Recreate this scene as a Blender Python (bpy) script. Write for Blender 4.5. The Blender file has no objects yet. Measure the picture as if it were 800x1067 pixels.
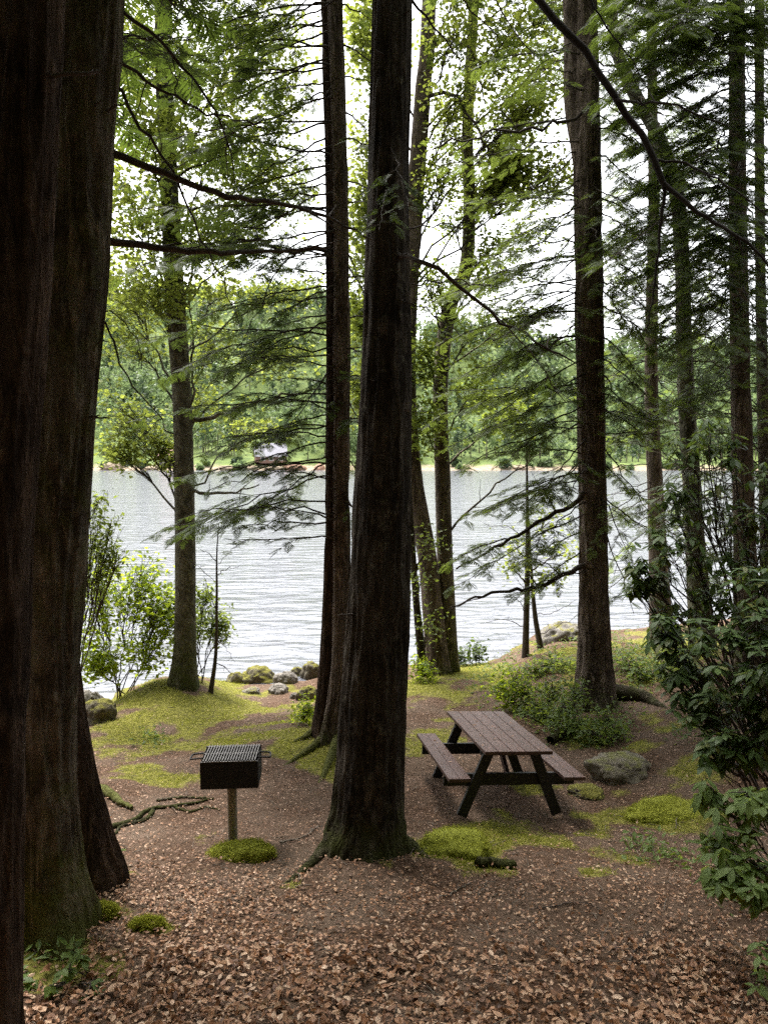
import bpy, math
import numpy as np
from math import radians, sin, cos, pi
rng = np.random.default_rng(11)
U = lambda a, b: float(rng.uniform(a, b))
scene = bpy.context.scene
COL = scene.collection

# ------------------------------------------------------------------ camera maths
F, CX, CY, HZ, CAMZ = 770.0, 400.0, 533.5, 475.0, 5.0
PITCH = math.atan((CY - HZ) / F)
CP, SP = cos(PITCH), sin(PITCH)

def P(px, py, y):
    """world point seen at photo pixel (px,py) at horizontal distance y from the camera"""
    u = (px - CX) / F; v = (CY - py) / F
    s = y / (CP + v * SP)
    return np.array([u * s, y, CAMZ + (v * CP - SP) * s])

def proj(p):
    p = np.asarray(p, float)
    z = p[..., 2] - CAMZ
    d = np.maximum(p[..., 1] * CP - z * SP, 1e-3)
    return CX + F * p[..., 0] / d, CY - F * (p[..., 1] * SP + z * CP) / d

# ------------------------------------------------------------------ noise
def vnoise(p, seed=0):
    p = np.asarray(p, float)
    i = np.floor(p).astype(np.int64); f = p - i
    f = f * f * (3 - 2 * f)
    out = 0
    for a in (0, 1):
        for b in (0, 1):
            for c in (0, 1):
                h = ((i[..., 0] + a) * 374761393 + (i[..., 1] + b) * 668265263 + (i[..., 2] + c) * 1274126177 + seed * 974634777) & 0x7fffffff
                h = ((h ^ (h >> 13)) * 1274126177) & 0x7fffffff
                h = (h ^ (h >> 16)) & 0xffff
                w = (f[..., 0] if a else 1 - f[..., 0]) * (f[..., 1] if b else 1 - f[..., 1]) * (f[..., 2] if c else 1 - f[..., 2])
                out = out + w * (h / 32767.5 - 1)
    return out

def fbm(p, octv=4, seed=0):
    p = np.asarray(p, float); a, s, o = 1.0, 1.0, 0
    for k in range(octv):
        o = o + a * vnoise(p * s, seed + k); a *= .5; s *= 2.03
    return o

# ------------------------------------------------------------------ mesh builder
class MB:
    def __init__(self): self.v = []; self.f = []; self.n = 0; self.attr = []
    def add(self, V, Fc, mat=0, smooth=True, attr=None):
        V = np.asarray(V, np.float32).reshape(-1, 3); Fc = np.asarray(Fc, np.int32)
        self.v.append(V); self.f.append((Fc + self.n, mat, smooth)); self.n += len(V)
        self.attr.append(np.zeros(len(V), np.float32) if attr is None else np.broadcast_to(np.asarray(attr, np.float32), (len(V),)))
    def build(self, name, mats, parent=None, origin=None, attr=None):
        me = bpy.data.meshes.new(name)
        V = np.concatenate(self.v)
        o = np.zeros(3) if origin is None else np.asarray(origin, float)
        if parent is not None: o = np.array(parent['_base'])
        V = V - o.astype(np.float32)
        me.vertices.add(len(V)); me.vertices.foreach_set('co', V.ravel())
        loops = np.concatenate([f.ravel() for f, _, _ in self.f])
        tot = np.concatenate([np.full(len(f), f.shape[1], np.int32) for f, _, _ in self.f])
        start = np.concatenate([[0], np.cumsum(tot)[:-1]]).astype(np.int32)
        me.loops.add(len(loops)); me.loops.foreach_set('vertex_index', loops)
        me.polygons.add(len(tot)); me.polygons.foreach_set('loop_start', start)
        me.polygons.foreach_set('material_index', np.concatenate([np.full(len(f), m, np.int32) for f, m, _ in self.f]))
        me.polygons.foreach_set('use_smooth', np.concatenate([np.full(len(f), s, bool) for f, _, s in self.f]))
        if attr:
            a = me.attributes.new(attr, 'FLOAT', 'POINT'); a.data.foreach_set('value', np.concatenate(self.attr))
        me.update(calc_edges=True); me.validate()
        for m in (mats if isinstance(mats, (list, tuple)) else [mats]): me.materials.append(m)
        ob = bpy.data.objects.new(name, me); COL.objects.link(ob)
        ob['_base'] = [float(c) for c in o]
        if parent is not None: ob.parent = parent
        else: ob.location = o
        return ob

def thing(name, base, label, cat, group=None, rz=0):
    o = bpy.data.objects.new(name, None); COL.objects.link(o)
    o.location = base; o['_base'] = [float(c) for c in base]
    o['label'] = label; o['category'] = cat
    if group: o['group'] = group
    return o
def tag(o, label, cat, group=None):
    o['label'] = label; o['category'] = cat
    if group: o['group'] = group
    return o
def kind(o, k): o['kind'] = k; return o

def catmull(pts, n):
    pts = np.asarray(pts, float)
    if len(pts) == 2: return pts[0] + (pts[1] - pts[0]) * np.linspace(0, 1, n)[:, None]
    q = np.vstack([2 * pts[0] - pts[1], pts, 2 * pts[-1] - pts[-2]])
    d = np.linalg.norm(np.diff(pts[:, :3], axis=0), axis=1); c = np.concatenate([[0], np.cumsum(d)]); c /= c[-1]
    s = np.linspace(0, 1, n); k = np.clip(np.searchsorted(c, s, side='right') - 1, 0, len(pts) - 2)
    t = ((s - c[k]) / np.maximum(c[k + 1] - c[k], 1e-9))[:, None]
    a, b, e, g = q[k], q[k + 1], q[k + 2], q[k + 3]
    return .5 * (2 * b + (e - a) * t + (2 * a - 5 * b + 4 * e - g) * t ** 2 + (3 * b - a - 3 * e + g) * t ** 3)

def norm(v): return v / np.maximum(np.linalg.norm(v, axis=-1, keepdims=True), 1e-9)

def frames(pts):
    T = norm(np.gradient(pts, axis=0))
    r = np.array([1., 0, 0]) if abs(T[0][0]) < .8 else np.array([0, 1., 0])
    N = np.zeros_like(T)
    for i in range(len(T)):
        r = r - T[i] * (r @ T[i]); r /= max(np.linalg.norm(r), 1e-9); N[i] = r
    return T, N, np.cross(T, N)

def tube(mb, pts, rad, seg=6, mat=0, mod=None, cap=True, attr=None):
    pts = np.asarray(pts, float); n = len(pts)
    rad = np.broadcast_to(np.asarray(rad, float), (n,))
    T, N, B = frames(pts)
    th = np.linspace(0, 2 * pi, seg, endpoint=False)
    R = np.repeat(rad[:, None], seg, 1)
    if mod is not None: R = R * mod(th, pts, rad)
    V = pts[:, None] + R[..., None] * (np.cos(th)[None, :, None] * N[:, None] + np.sin(th)[None, :, None] * B[:, None])
    V = V.reshape(-1, 3)
    i = np.arange(n - 1)[:, None] * seg; j = np.arange(seg)[None]; k = (j + 1) % seg
    Q = np.stack([i + j, i + k, i + seg + k, i + seg + j], -1).reshape(-1, 4)
    mb.add(V, Q, mat)
    if cap:
        c = np.vstack([V[-seg:], pts[-1:]]); jj = np.arange(seg)
        mb.add(c, np.stack([jj, (jj + 1) % seg, np.full(seg, seg)], -1), mat)

def box(mb, c, size, rot=None, mat=0, bev=0.0):
    """box with chamfered edges; rot: 3x3"""
    sx, sy, sz = [s / 2 for s in size]
    import bmesh
    bm = bmesh.new(); bmesh.ops.create_cube(bm, size=1)
    for v in bm.verts: v.co.x *= size[0]; v.co.y *= size[1]; v.co.z *= size[2]
    if bev > 0: bmesh.ops.bevel(bm, geom=list(bm.edges), offset=bev, segments=2, affect='EDGES', profile=.5)
    bmesh.ops.triangulate(bm, faces=[f for f in bm.faces if len(f.verts) > 4])
    V = np.array([v.co[:] for v in bm.verts])
    if rot is not None: V = V @ np.asarray(rot).T
    V = V + np.asarray(c)
    q = [[v.index for v in f.verts] for f in bm.faces]
    n0 = mb.n
    f4 = [x for x in q if len(x) == 4]; f3 = [x for x in q if len(x) == 3]
    mb.add(V, np.array(f4 if f4 else f3), mat, False)
    if f4 and f3: mb.f.append((np.array(f3, np.int32) + n0, mat, False))
    bm.free()

def instance(mb, tmpl, pos, D, Nn, L, W, mat=0, curl=None, smooth=False):
    """template verts (k,3): x along D, y across, z along normal"""
    TV, TF = tmpl
    pos = np.asarray(pos, float); D = norm(np.asarray(D, float)); Nn = np.asarray(Nn, float)
    S = norm(np.cross(Nn, D)); Nn = np.cross(D, S)
    L = np.broadcast_to(np.asarray(L, float), (len(pos),))[:, None, None]; W = np.broadcast_to(np.asarray(W, float), (len(pos),))[:, None, None]
    cz = 1.0 if curl is None else np.asarray(curl)[:, None, None]
    V = pos[:, None] + L * TV[None, :, 0:1] * D[:, None] + W * TV[None, :, 1:2] * S[:, None] + L * cz * TV[None, :, 2:3] * Nn[:, None]
    k = len(TV)
    for TFi in TF:
        pass
    base = np.arange(len(pos))[:, None, None] * k
    n0 = mb.n
    first = True
    for TFi in TF:
        fc = (base + TFi[None]).reshape(-1, TFi.shape[1])
        if first: mb.add(V.reshape(-1, 3), fc, mat, smooth); first = False
        else: mb.f.append((fc.astype(np.int32) + n0, mat, smooth))

# ---- leaf templates
def spray_tmpl(n=7, w=.036):
    V, Fc = [], []
    def dia(x0, y0, x1, y1, w, z0, z1):
        dx, dy = x1 - x0, y1 - y0; l = math.hypot(dx, dy); nx, ny = -dy / l * w, dx / l * w
        k = len(V); mx, my = x0 + dx * .45, y0 + dy * .45; zm = (z0 + z1) / 2
        V.extend([(x0, y0, z0), (mx - nx, my - ny, zm), (x1, y1, z1), (mx + nx, my + ny, zm)]); Fc.append([k, k + 1, k + 2, k + 3])
    for i in range(n):
        x = .06 + .84 * i / n; l = .46 * (1 - i / (n + 1.2)) + .06
        z = -.22 * x * x
        for s in (-1, 1):
            xx = x + (.05 if s > 0 else 0)
            dia(xx, 0, xx + l * .62, s * l * .78, w, z, z - .22 * l)
    dia(0, 0, 1.0, 0, w * .8, 0, -.2)
    return np.array(V), [np.array(Fc)]
SPRAY = spray_tmpl(7, .042)
SPRAY2 = spray_tmpl(11, .02)
DIA = (np.array([(0, 0, 0), (.42, -.5, .07), (1, 0, -.06), (.42, .5, .07)]), [np.array([[0, 1, 2, 3]])])
LEAF = (np.array([(0, 0, 0), (.3, 0, -.03), (.65, 0, -.02), (1, 0, -.12), (.28, .46, .07), (.66, .40, .07), (.28, -.46, .07), (.66, -.40, .07)]),
        [np.array([[1, 2, 5, 4], [2, 1, 6, 7]]), np.array([[0, 1, 4], [0, 6, 1], [2, 3, 5], [3, 2, 7]])])
LONG = (np.array([(0, 0, .0), (.3, 0, .02), (.65, 0, 0), (1, 0, -.1), (.3, .42, .035), (.66, .5, .02), (.3, -.42, .035), (.66, -.5, .02)]), LEAF[1])
OAK = None

# ------------------------------------------------------------------ materials
def nt(name):
    m = bpy.data.materials.new(name); m.use_nodes = True
    t = m.node_tree; t.nodes.clear()
    out = t.nodes.new('ShaderNodeOutputMaterial')
    return m, t, out
def node(t, typ, **kw):
    n = t.nodes.new(typ)
    for k, v in kw.items():
        if k == 'inp':
            for a, b in v.items(): n.inputs[a].default_value = b
        else: setattr(n, k, v)
    return n
def ramp(t, fac, stops, interp='LINEAR'):
    r = t.nodes.new('ShaderNodeValToRGB'); e = r.color_ramp.elements; r.color_ramp.interpolation = interp
    while len(e) < len(stops): e.new(.5)
    for x, (p, c) in zip(e, stops):
        x.position = p; x.color = (*c, 1) if len(c) == 3 else c
    t.links.new(fac, r.inputs[0]); return r.outputs[0]
def mixc(t, fac, a, b, mode='MIX'):
    m = t.nodes.new('ShaderNodeMix'); m.data_type = 'RGBA'; m.blend_type = mode
    for s, x in ((m.inputs[0], fac), (m.inputs[6], a), (m.inputs[7], b)):
        if hasattr(x, 'is_linked') or isinstance(x, bpy.types.NodeSocket): t.links.new(x, s)
        else: s.default_value = x if not isinstance(x, tuple) or len(x) == 4 else (*x, 1)
    return m.outputs[2]
def math_(t, op, a, b=0.0):
    m = t.nodes.new('ShaderNodeMath'); m.operation = op
    for s, x in ((m.inputs[0], a), (m.inputs[1], b)):
        if isinstance(x, bpy.types.NodeSocket): t.links.new(x, s)
        else: s.default_value = x
    return m.outputs[0]
def noise(t, vec, scale, detail=4, rough=.55, dist=0):
    n = node(t, 'ShaderNodeTexNoise'); n.inputs['Scale'].default_value = scale; n.inputs['Detail'].default_value = detail
    n.inputs['Roughness'].default_value = rough; n.inputs['Distortion'].default_value = dist
    t.links.new(vec, n.inputs['Vector']); return n.outputs['Fac']
def coords(t, scale=(1, 1, 1), kind='Object'):
    c = node(t, 'ShaderNodeTexCoord'); m = node(t, 'ShaderNodeMapping'); m.inputs['Scale'].default_value = scale
    t.links.new(c.outputs[kind], m.inputs['Vector']); return m.outputs[0]
def principled(t, out, color, rough=.8, bump=None, bstr=.5, bdist=.02, spec=.3):
    b = node(t, 'ShaderNodeBsdfPrincipled'); b.inputs['Specular IOR Level'].default_value = spec
    for s, x in ((b.inputs['Base Color'], color), (b.inputs['Roughness'], rough)):
        if isinstance(x, bpy.types.NodeSocket): t.links.new(x, s)
        else: s.default_value = x if not isinstance(x, tuple) or len(x) == 4 else (*x, 1)
    if bump is not None:
        bp = node(t, 'ShaderNodeBump'); bp.inputs['Strength'].default_value = bstr; bp.inputs['Distance'].default_value = bdist
        t.links.new(bump, bp.inputs['Height']); t.links.new(bp.outputs[0], b.inputs['Normal'])
    t.links.new(b.outputs[0], out.inputs['Surface']); return b

def bark(name, dark, light, scale=1.0, moss=0.0, mosscol=(.05, .06, .015), lichen=0.0, mossh=1.2, stretch=.16):
    m, t, out = nt(name)
    v = coords(t, (scale, scale, scale * stretch)); v0 = coords(t)
    def ridge(vec, sc, k, dist):
        r_ = math_(t, 'ABSOLUTE', math_(t, 'SUBTRACT', noise(t, vec, sc, 3, .55, dist), .5))
        return math_(t, 'MINIMUM', math_(t, 'MULTIPLY', r_, k), 1.0)
    n1 = noise(t, v, 46, 6, .68, .3)
    vb = coords(t, (scale, scale, scale * min(1, stretch * 3.2)))
    fur = math_(t, 'MULTIPLY', ridge(v, 9, 7.0, .9), math_(t, 'ADD', .45, math_(t, 'MULTIPLY', ridge(vb, 11, 6.0, .5), .55)))
    h = math_(t, 'ADD', math_(t, 'MULTIPLY', fur, .5), math_(t, 'MULTIPLY', n1, .8))
    col = ramp(t, h, [(.36, tuple(c * .3 for c in dark)), (.6, dark), (.92, light)])
    va = node(t, 'ShaderNodeVectorMath', operation='MULTIPLY_ADD'); nz_ = node(t, 'ShaderNodeTexNoise'); nz_.inputs['Scale'].default_value = 7; t.links.new(vb, nz_.inputs['Vector'])
    t.links.new(nz_.outputs['Color'], va.inputs[0]); va.inputs[1].default_value = (.12, .12, .12); t.links.new(vb, va.inputs[2])
    pl = node(t, 'ShaderNodeTexVoronoi', feature='F1'); pl.inputs['Scale'].default_value = 19; t.links.new(va.outputs[0], pl.inputs['Vector'])
    sp_ = node(t, 'ShaderNodeSeparateColor'); t.links.new(pl.outputs['Color'], sp_.inputs[0])
    col = mixc(t, ramp(t, sp_.outputs[0], [(.35, (0, 0, 0)), (1, (.75, .75, .75))]), col, mixc(t, fur, tuple(c * .6 for c in dark), tuple(c * 1.5 for c in light)))
    h = math_(t, 'ADD', h, math_(t, 'MULTIPLY', sp_.outputs[0], .35))
    n2 = noise(t, v0, 2.2, 4, .6)
    col = mixc(t, ramp(t, n2, [(.4, (0, 0, 0)), (.62, (.7, .7, .7))]), col, mixc(t, .5, col, tuple(c * 1.25 for c in light)))
    if lichen:
        n3 = noise(t, v0, 9, 5, .6)
        col = mixc(t, ramp(t, n3, [(.62 - lichen * .15, (0, 0, 0)), (.72 - lichen * .1, (.55, .55, .55))]), col, (.16, .15, .115))
    if moss:
        sx = node(t, 'ShaderNodeSeparateXYZ'); t.links.new(v0, sx.inputs[0])
        hh = math_(t, 'SUBTRACT', 1.0, math_(t, 'DIVIDE', sx.outputs[2], mossh))
        hh = math_(t, 'MAXIMUM', hh, .18)
        n4 = noise(t, v0, 5, 5, .65)
        mk = math_(t, 'ADD', math_(t, 'MULTIPLY', hh, .45), math_(t, 'SUBTRACT', n4, .75 - moss * .3))
        col = mixc(t, ramp(t, mk, [(.12, (0, 0, 0)), (.42, (.85, .85, .85))]), col, mixc(t, noise(t, v0, 60, 3), tuple(c * .5 for c in mosscol), tuple(c * 1.5 for c in mosscol)))
    principled(t, out, col, .95, h, 1.0, .05, .1)
    return m

def leafmat(name, cols, trans=.4, tcol=None, rough=.55, spec=.35):
    """cols: list of colours picked per leaf; partly translucent"""
    m, t, out = nt(name)
    g = node(t, 'ShaderNodeNewGeometry')
    st = [(i / max(1, len(cols) - 1), c) for i, c in enumerate(cols)]
    col = ramp(t, g.outputs['Random Per Island'], st)
    big = noise(t, coords(t, kind='Object'), .9, 2)
    col = mixc(t, ramp(t, big, [(.35, (.0, .0, .0)), (.7, (.55, .55, .55))]), col, mixc(t, .5, col, cols[-1]))
    b = node(t, 'ShaderNodeBsdfPrincipled'); b.inputs['Roughness'].default_value = rough; b.inputs['Specular IOR Level'].default_value = spec
    t.links.new(col, b.inputs['Base Color'])
    tr = node(t, 'ShaderNodeBsdfTranslucent')
    t.links.new(mixc(t, .75, col, tcol or (.25, .3, .04)), tr.inputs['Color'])
    mx = node(t, 'ShaderNodeMixShader'); mx.inputs[0].default_value = trans
    t.links.new(b.outputs[0], mx.inputs[1]); t.links.new(tr.outputs[0], mx.inputs[2]); t.links.new(mx.outputs[0], out.inputs['Surface'])
    return m

def plain(name, col, rough=.6, var=.3, scale=8, spec=.3, metal=0, bump=0.0, stretch=(1, 1, 1)):
    m, t, out = nt(name); v = coords(t, stretch)
    n = noise(t, v, scale, 5, .6)
    c = ramp(t, n, [(.25, tuple(x * (1 - var) for x in col)), (.75, tuple(x * (1 + var) for x in col))])
    b = principled(t, out, c, rough, n if bump else None, bump, .01, spec); b.inputs['Metallic'].default_value = metal
    return m

M = {}
M['bark_red'] = bark('red_brown_bark', (.046, .029, .021), (.115, .075, .053), 1.0, .0)
M['bark_dark'] = bark('dark_mossy_bark', (.036, .028, .021), (.095, .078, .06), .9, .55, (.05, .055, .012), .25, 1.0)
M['bark_old'] = bark('old_grey_bark', (.078, .06, .044), (.23, .19, .145), .75, 1.0, (.085, .092, .018), .55, 1.1)
M['bark_grey'] = bark('grey_brown_bark', (.105, .077, .06), (.27, .215, .178), 1.0, .35, (.06, .075, .015), .0, .9)
M['bark_pale'] = bark('pale_green_bark', (.10, .092, .065), (.20, .19, .14), .6, .5, (.06, .07, .02), .6, 2.5, .5)
M['bark_far'] = bark('shore_tree_bark', (.10, .08, .06), (.25, .21, .16), .8, .5, (.06, .07, .02), .4, 2.0, .3)
M['twig'] = plain('twig_bark', (.06, .047, .038), .9, .4, 12)
M['limb'] = plain('dark_limb_bark', (.026, .02, .017), .9, .4, 14, .2, 0, .4)  # even dark brown, darker than the other twigs
M['twig_pale'] = plain('pale_twig_bark', (.14, .115, .09), .9, .35, 12)
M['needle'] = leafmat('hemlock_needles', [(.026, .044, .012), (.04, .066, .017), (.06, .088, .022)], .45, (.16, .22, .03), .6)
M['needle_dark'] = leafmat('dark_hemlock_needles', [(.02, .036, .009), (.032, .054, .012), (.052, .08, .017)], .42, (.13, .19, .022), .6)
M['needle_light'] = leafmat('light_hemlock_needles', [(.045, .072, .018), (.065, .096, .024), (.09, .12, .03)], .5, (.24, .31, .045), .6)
M['broad'] = leafmat('yellow_green_leaves', [(.065, .095, .016), (.10, .135, .022), (.14, .165, .035)], .58, (.40, .46, .07))
M['broad_dk'] = leafmat('mid_green_leaves', [(.045, .075, .016), (.07, .105, .022), (.10, .135, .03)], .55, (.33, .40, .05))
M['shrubleaf'] = leafmat('bright_shrub_leaves', [(.08, .13, .012), (.11, .165, .016), (.13, .185, .02)], .62, (.50, .60, .03))
M['rhodo'] = leafmat('glossy_rhododendron_leaves', [(.14, .13, .03), (.032, .06, .015), (.05, .088, .02), (.035, .065, .016), (.055, .095, .022), (.04, .07, .018), (.075, .12, .03)], .3, (.17, .24, .03), .5, .25)
M['under'] = leafmat('undergrowth_leaves', [(.06, .10, .02), (.09, .14, .03), (.125, .175, .045)], .42, (.28, .35, .05), .55, .3)

# ------------------------------------------------------------------ terrain near
def shore(x):
    return np.interp(x, [-60, -15, -6.3, -3.4, -2.2, .7, 2.85, 4.2, 6.75, 12, 60], [10, 14, 15.1, 16.1, 16.6, 17.8, 18.3, 20.2, 20.9, 23, 30])
def sstep(a, b, x):
    t = np.clip((x - a) / (b - a), 0, 1); return t * t * (3 - 2 * t)
def gbase(x, y):
    e = y + (17 - shore(x)) * sstep(6, 13, y)
    z = np.interp(e, [-200, -40, -8, 0, 4.2, 6.5, 8, 10, 12.3, 14.5, 16, 17, 19, 25, 60, 400], [6, 4, 0.2, -1.65, -3.2, -3.58, -3.85, -4.0, -4.2, -4.5, -4.78, -5, -5.6, -7, -12, -14]) + CAMZ
    w = sstep(-4, 2, y) * (1 - sstep(19, 24, y))
    p = np.stack([x, y, 0 * x], -1)
    return z + w * (.05 * fbm(p * .9, 3, 3) + .014 * fbm(p * 4.5, 3, 9))
CTRL = [(0, 1067, 4.2), (200, 1067, 4.2), (400, 1067, 4.2), (600, 1067, 4.2), (800, 1067, 4.2), (60, 985, 5), (250, 985, 5), (400, 985, 5), (600, 985, 5), (760, 985, 5),
        (385, 893, 6.5), (240, 880, 6.85), (485, 855, 8.0), (592, 857, 8.0), (470, 895, 6.6), (110, 922, 6.0), (345, 772, 10.3), (640, 808, 9.5), (690, 855, 8.1), (740, 905, 6.5),
        (620, 736, 12.3), (690, 672, 17), (730, 680, 15), (775, 705, 13), (192, 714, 14), (192, 762, 11.8), (130, 722, 14.2), (150, 782, 10.8), (240, 825, 8.8), (140, 840, 8.2),
        (95, 748, 14.0), (470, 742, 12.6), (440, 785, 9.9), (459, 701, 16), (467, 703, 16.1), (549, 682, 17.0), (560, 735, 12.3), (520, 745, 11.8), (560, 770, 10.6), (270, 735, 14.2),
        (300, 790, 9.7), (400, 850, 7.9), (620, 900, 6.6), (700, 760, 10.3), (760, 800, 8.6), (150, 900, 6.4), (300, 925, 6.1)]
_cp = np.array([P(*c) for c in CTRL])
_cp = np.vstack([_cp])
SIG = 1.25
def _k(a, b): return np.exp(-((a[:, None, :2] - b[None, :, :2]) ** 2).sum(-1) / (2 * SIG ** 2))
_res = _cp[:, 2] - gbase(_cp[:, 0], _cp[:, 1])
_w = np.linalg.solve(_k(_cp, _cp) + .05 * np.eye(len(_cp)), _res)
def g(x, y):
    x = np.asarray(x, float); y = np.asarray(y, float); s = x.shape
    q = np.stack([x.ravel(), y.ravel()], -1)
    z = gbase(q[:, 0], q[:, 1])
    m = (q[:, 1] > -3) & (q[:, 1] < 24) & (abs(q[:, 0]) < 18)
    if m.any(): z[m] += _k(q[m], _cp) @ _w
    return z.reshape(s)
def onground(px, py):
    """march the pixel ray to the ground"""
    ys = np.linspace(2.5, 24, 1500)
    pts = np.array([P(px, py, y) for y in ys]); d = pts[:, 2] - g(pts[:, 0], pts[:, 1])
    k = np.nonzero(d < 0)[0]; k = k[0] if len(k) else len(ys) - 1
    return pts[k]
def gp(px, y):
    x = (px - CX) / F * y
    for _ in range(3):
        z = float(g(np.array([x]), np.array([y]))[0]); x = (px - CX) / F * (y * CP - (z - CAMZ) * SP)
    return np.array([x, y, z])

MOSS = [(185, 712, 70, 10, 1.1), (190, 738, 95, 24, 1.15), (140, 764, 50, 20, 1), (250, 768, 70, 16, .8), (310, 778, 45, 16, .9), (345, 795, 28, 16, .9), (440, 716, 60, 13, 1), (500, 700, 45, 13, .9),
        (600, 692, 60, 22, .75), (695, 842, 52, 26, 1.1), (640, 830, 50, 22, .7), (478, 880, 55, 24, 1.1), (700, 690, 80, 25, .7), (640, 765, 60, 20, .6), (725, 802, 30, 24, .9),
        (150, 800, 45, 8, .7), (190, 812, 30, 6, .7), (660, 898, 40, 12, .55), (110, 945, 22, 9, 1), (155, 964, 20, 7, 1), (60, 1005, 50, 22, .55), (250, 890, 48, 14, .8), (300, 922, 20, 8, .8),
        (440, 770, 30, 12, .7), (550, 880, 40, 10, .3), (330, 745, 30, 12, 1), (465, 750, 20, 8, .4), (585, 820, 50, 14, .15), (625, 880, 20, 30, .4), (70, 925, 60, 20, .4)]
def mossw(p):
    px, py = proj(p); w = np.zeros(len(px))
    for cx, cy, rx, ry, s in MOSS:
        d = ((px - cx) / rx) ** 2 + ((py - cy) / ry) ** 2
        w = np.maximum(w, s * np.exp(-d * 1.1))
    w = w + .55 * fbm(np.asarray(p) * [2.2, 2.2, 0], 4, 21) * (w > .04)
    return np.clip(w * (p[:, 1] > 2), 0, 1)

def axis(fine0, fine1, step, far0, far1):
    a = np.arange(fine0, fine1, step); lo = [fine0]; s = step
    while lo[-1] > far0: s *= 1.25; lo.append(lo[-1] - s)
    hi = [a[-1]]; s = step
    while hi[-1] < far1: s *= 1.25; hi.append(hi[-1] + s)
    return np.concatenate([np.array(lo[1:])[::-1], a, np.array(hi[1:])])
gx = axis(-9, 13, .05, -400, 400); gy = axis(2.5, 21.5, .05, -300, 60)
X, Y = np.meshgrid(gx, gy); Z = g(X, Y)
V = np.stack([X, Y, Z], -1).reshape(-1, 3)
nx = len(gx); i = np.arange(len(gy) - 1)[:, None] * nx; j = np.arange(nx - 1)[None]
Q = np.stack([i + j, i + j + 1, i + nx + j + 1, i + nx + j], -1).reshape(-1, 4)
mg = MB(); mg.add(V, Q, 0, True, attr=mossw(V))
m, t, out = nt('forest_floor')
v = coords(t); at = node(t, 'ShaderNodeAttribute', attribute_name='moss')
n1 = noise(t, v, 1.3, 5, .6); n2 = noise(t, v, 28, 6, .65); n3 = noise(t, v, 90, 3, .6)
vo = node(t, 'ShaderNodeTexVoronoi', feature='F1'); vo.inputs['Scale'].default_value = 34; t.links.new(v, vo.inputs['Vector'])
duff = ramp(t, n2, [(.25, (.03, .016, .010)), (.5, (.078, .044, .026)), (.78, (.165, .105, .066))])
duff = mixc(t, ramp(t, n1, [(.4, (0, 0, 0)), (.65, (.7, .7, .7))]), duff, mixc(t, n3, (.068, .046, .031), (.185, .135, .098)))
sepc = node(t, 'ShaderNodeSeparateColor'); t.links.new(vo.outputs['Color'], sepc.inputs[0])
bits = math_(t, 'MULTIPLY', math_(t, 'GREATER_THAN', sepc.outputs[0], .8), math_(t, 'LESS_THAN', vo.outputs['Distance'], .42))
duff = mixc(t, bits, duff, ramp(t, sepc.outputs[1], [(0, (.10, .05, .03)), (1, (.34, .23, .17))]))
mcol = ramp(t, noise(t, v, 14, 5, .7), [(.25, (.05, .05, .014)), (.45, (.12, .115, .022)), (.6, (.2, .185, .04)), (.8, (.16, .12, .06))])
mk = ramp(t, math_(t, 'ADD', at.outputs['Fac'], math_(t, 'MULTIPLY', math_(t, 'SUBTRACT', n2, .5), .7)), [(.3, (0, 0, 0)), (.55, (1, 1, 1))])
col = mixc(t, mk, duff, mcol)
principled(t, out, col, .95, math_(t, 'ADD', n2, math_(t, 'MULTIPLY', n3, .5)), .9, .03, .15)
M['ground'] = m
kind(mg.build('ground', m, attr='moss'), 'structure')

# ------------------------------------------------------------------ lake
mb = MB(); wx = np.linspace(-900, 900, 61); wy = np.linspace(-5, 420, 30)
X, Y = np.meshgrid(wx, wy); nx = len(wx); i = np.arange(len(wy) - 1)[:, None] * nx; j = np.arange(nx - 1)[None]
mb.add(np.stack([X, Y, 0 * X], -1), np.stack([i + j, i + j + 1, i + nx + j + 1, i + nx + j], -1).reshape(-1, 4))
m, t, out = nt('lake_water')
b = node(t, 'ShaderNodeBsdfPrincipled', inp={'Base Color': (.105, .108, .125, 1), 'Roughness': .16, 'IOR': 1.36, 'Specular IOR Level': .5})
w1 = noise(t, coords(t, (.42, 1.15, 1)), 1.5, 3, .5, .5); w2 = noise(t, coords(t, (.05, .16, 1)), 1.0, 3, .5)
hh = math_(t, 'ADD', w1, math_(t, 'MULTIPLY', w2, 1.6))
bp = node(t, 'ShaderNodeBump'); bp.inputs['Strength'].default_value = 1; bp.inputs['Distance'].default_value = .12
t.links.new(hh, bp.inputs['Height']); t.links.new(bp.outputs[0], b.inputs['Normal']); t.links.new(b.outputs[0], out.inputs['Surface'])
kind(mb.build('water', m), 'structure')

# ------------------------------------------------------------------ far shore
def fh(x, y):
    base = np.interp(y, [215, 240, 256, 262, 285, 330, 420, 520, 900], [-3, -2.5, 0, 1.1, 4, 14, 42, 62, 70])
    lift = np.interp(x, [-600, -200, -60, 20, 120, 300, 700], [2.0, 1.95, 1.7, 1.15, 1.0, 1.1, 1.3])
    p = np.stack([x, y, 0 * x], -1)
    return np.where(y > 262, 1.1 + (base - 1.1) * lift, base) + sstep(256, 300, y) * 5 * fbm(p * .012, 3, 5) + sstep(290, 420, y) * 16 * fbm(p * .0065, 3, 15) + .35 * fbm(p * .12, 3, 8) * sstep(250, 258, y)
hx = np.linspace(-700, 700, 160); hy = np.concatenate([np.linspace(215, 290, 50), np.linspace(295, 900, 60)])
X, Y = np.meshgrid(hx, hy); nx = len(hx); i = np.arange(len(hy) - 1)[:, None] * nx; j = np.arange(nx - 1)[None]
mb = MB(); mb.add(np.stack([X, Y, fh(X, Y)], -1), np.stack([i + j, i + j + 1, i + nx + j + 1, i + nx + j], -1).reshape(-1, 4))
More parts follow.
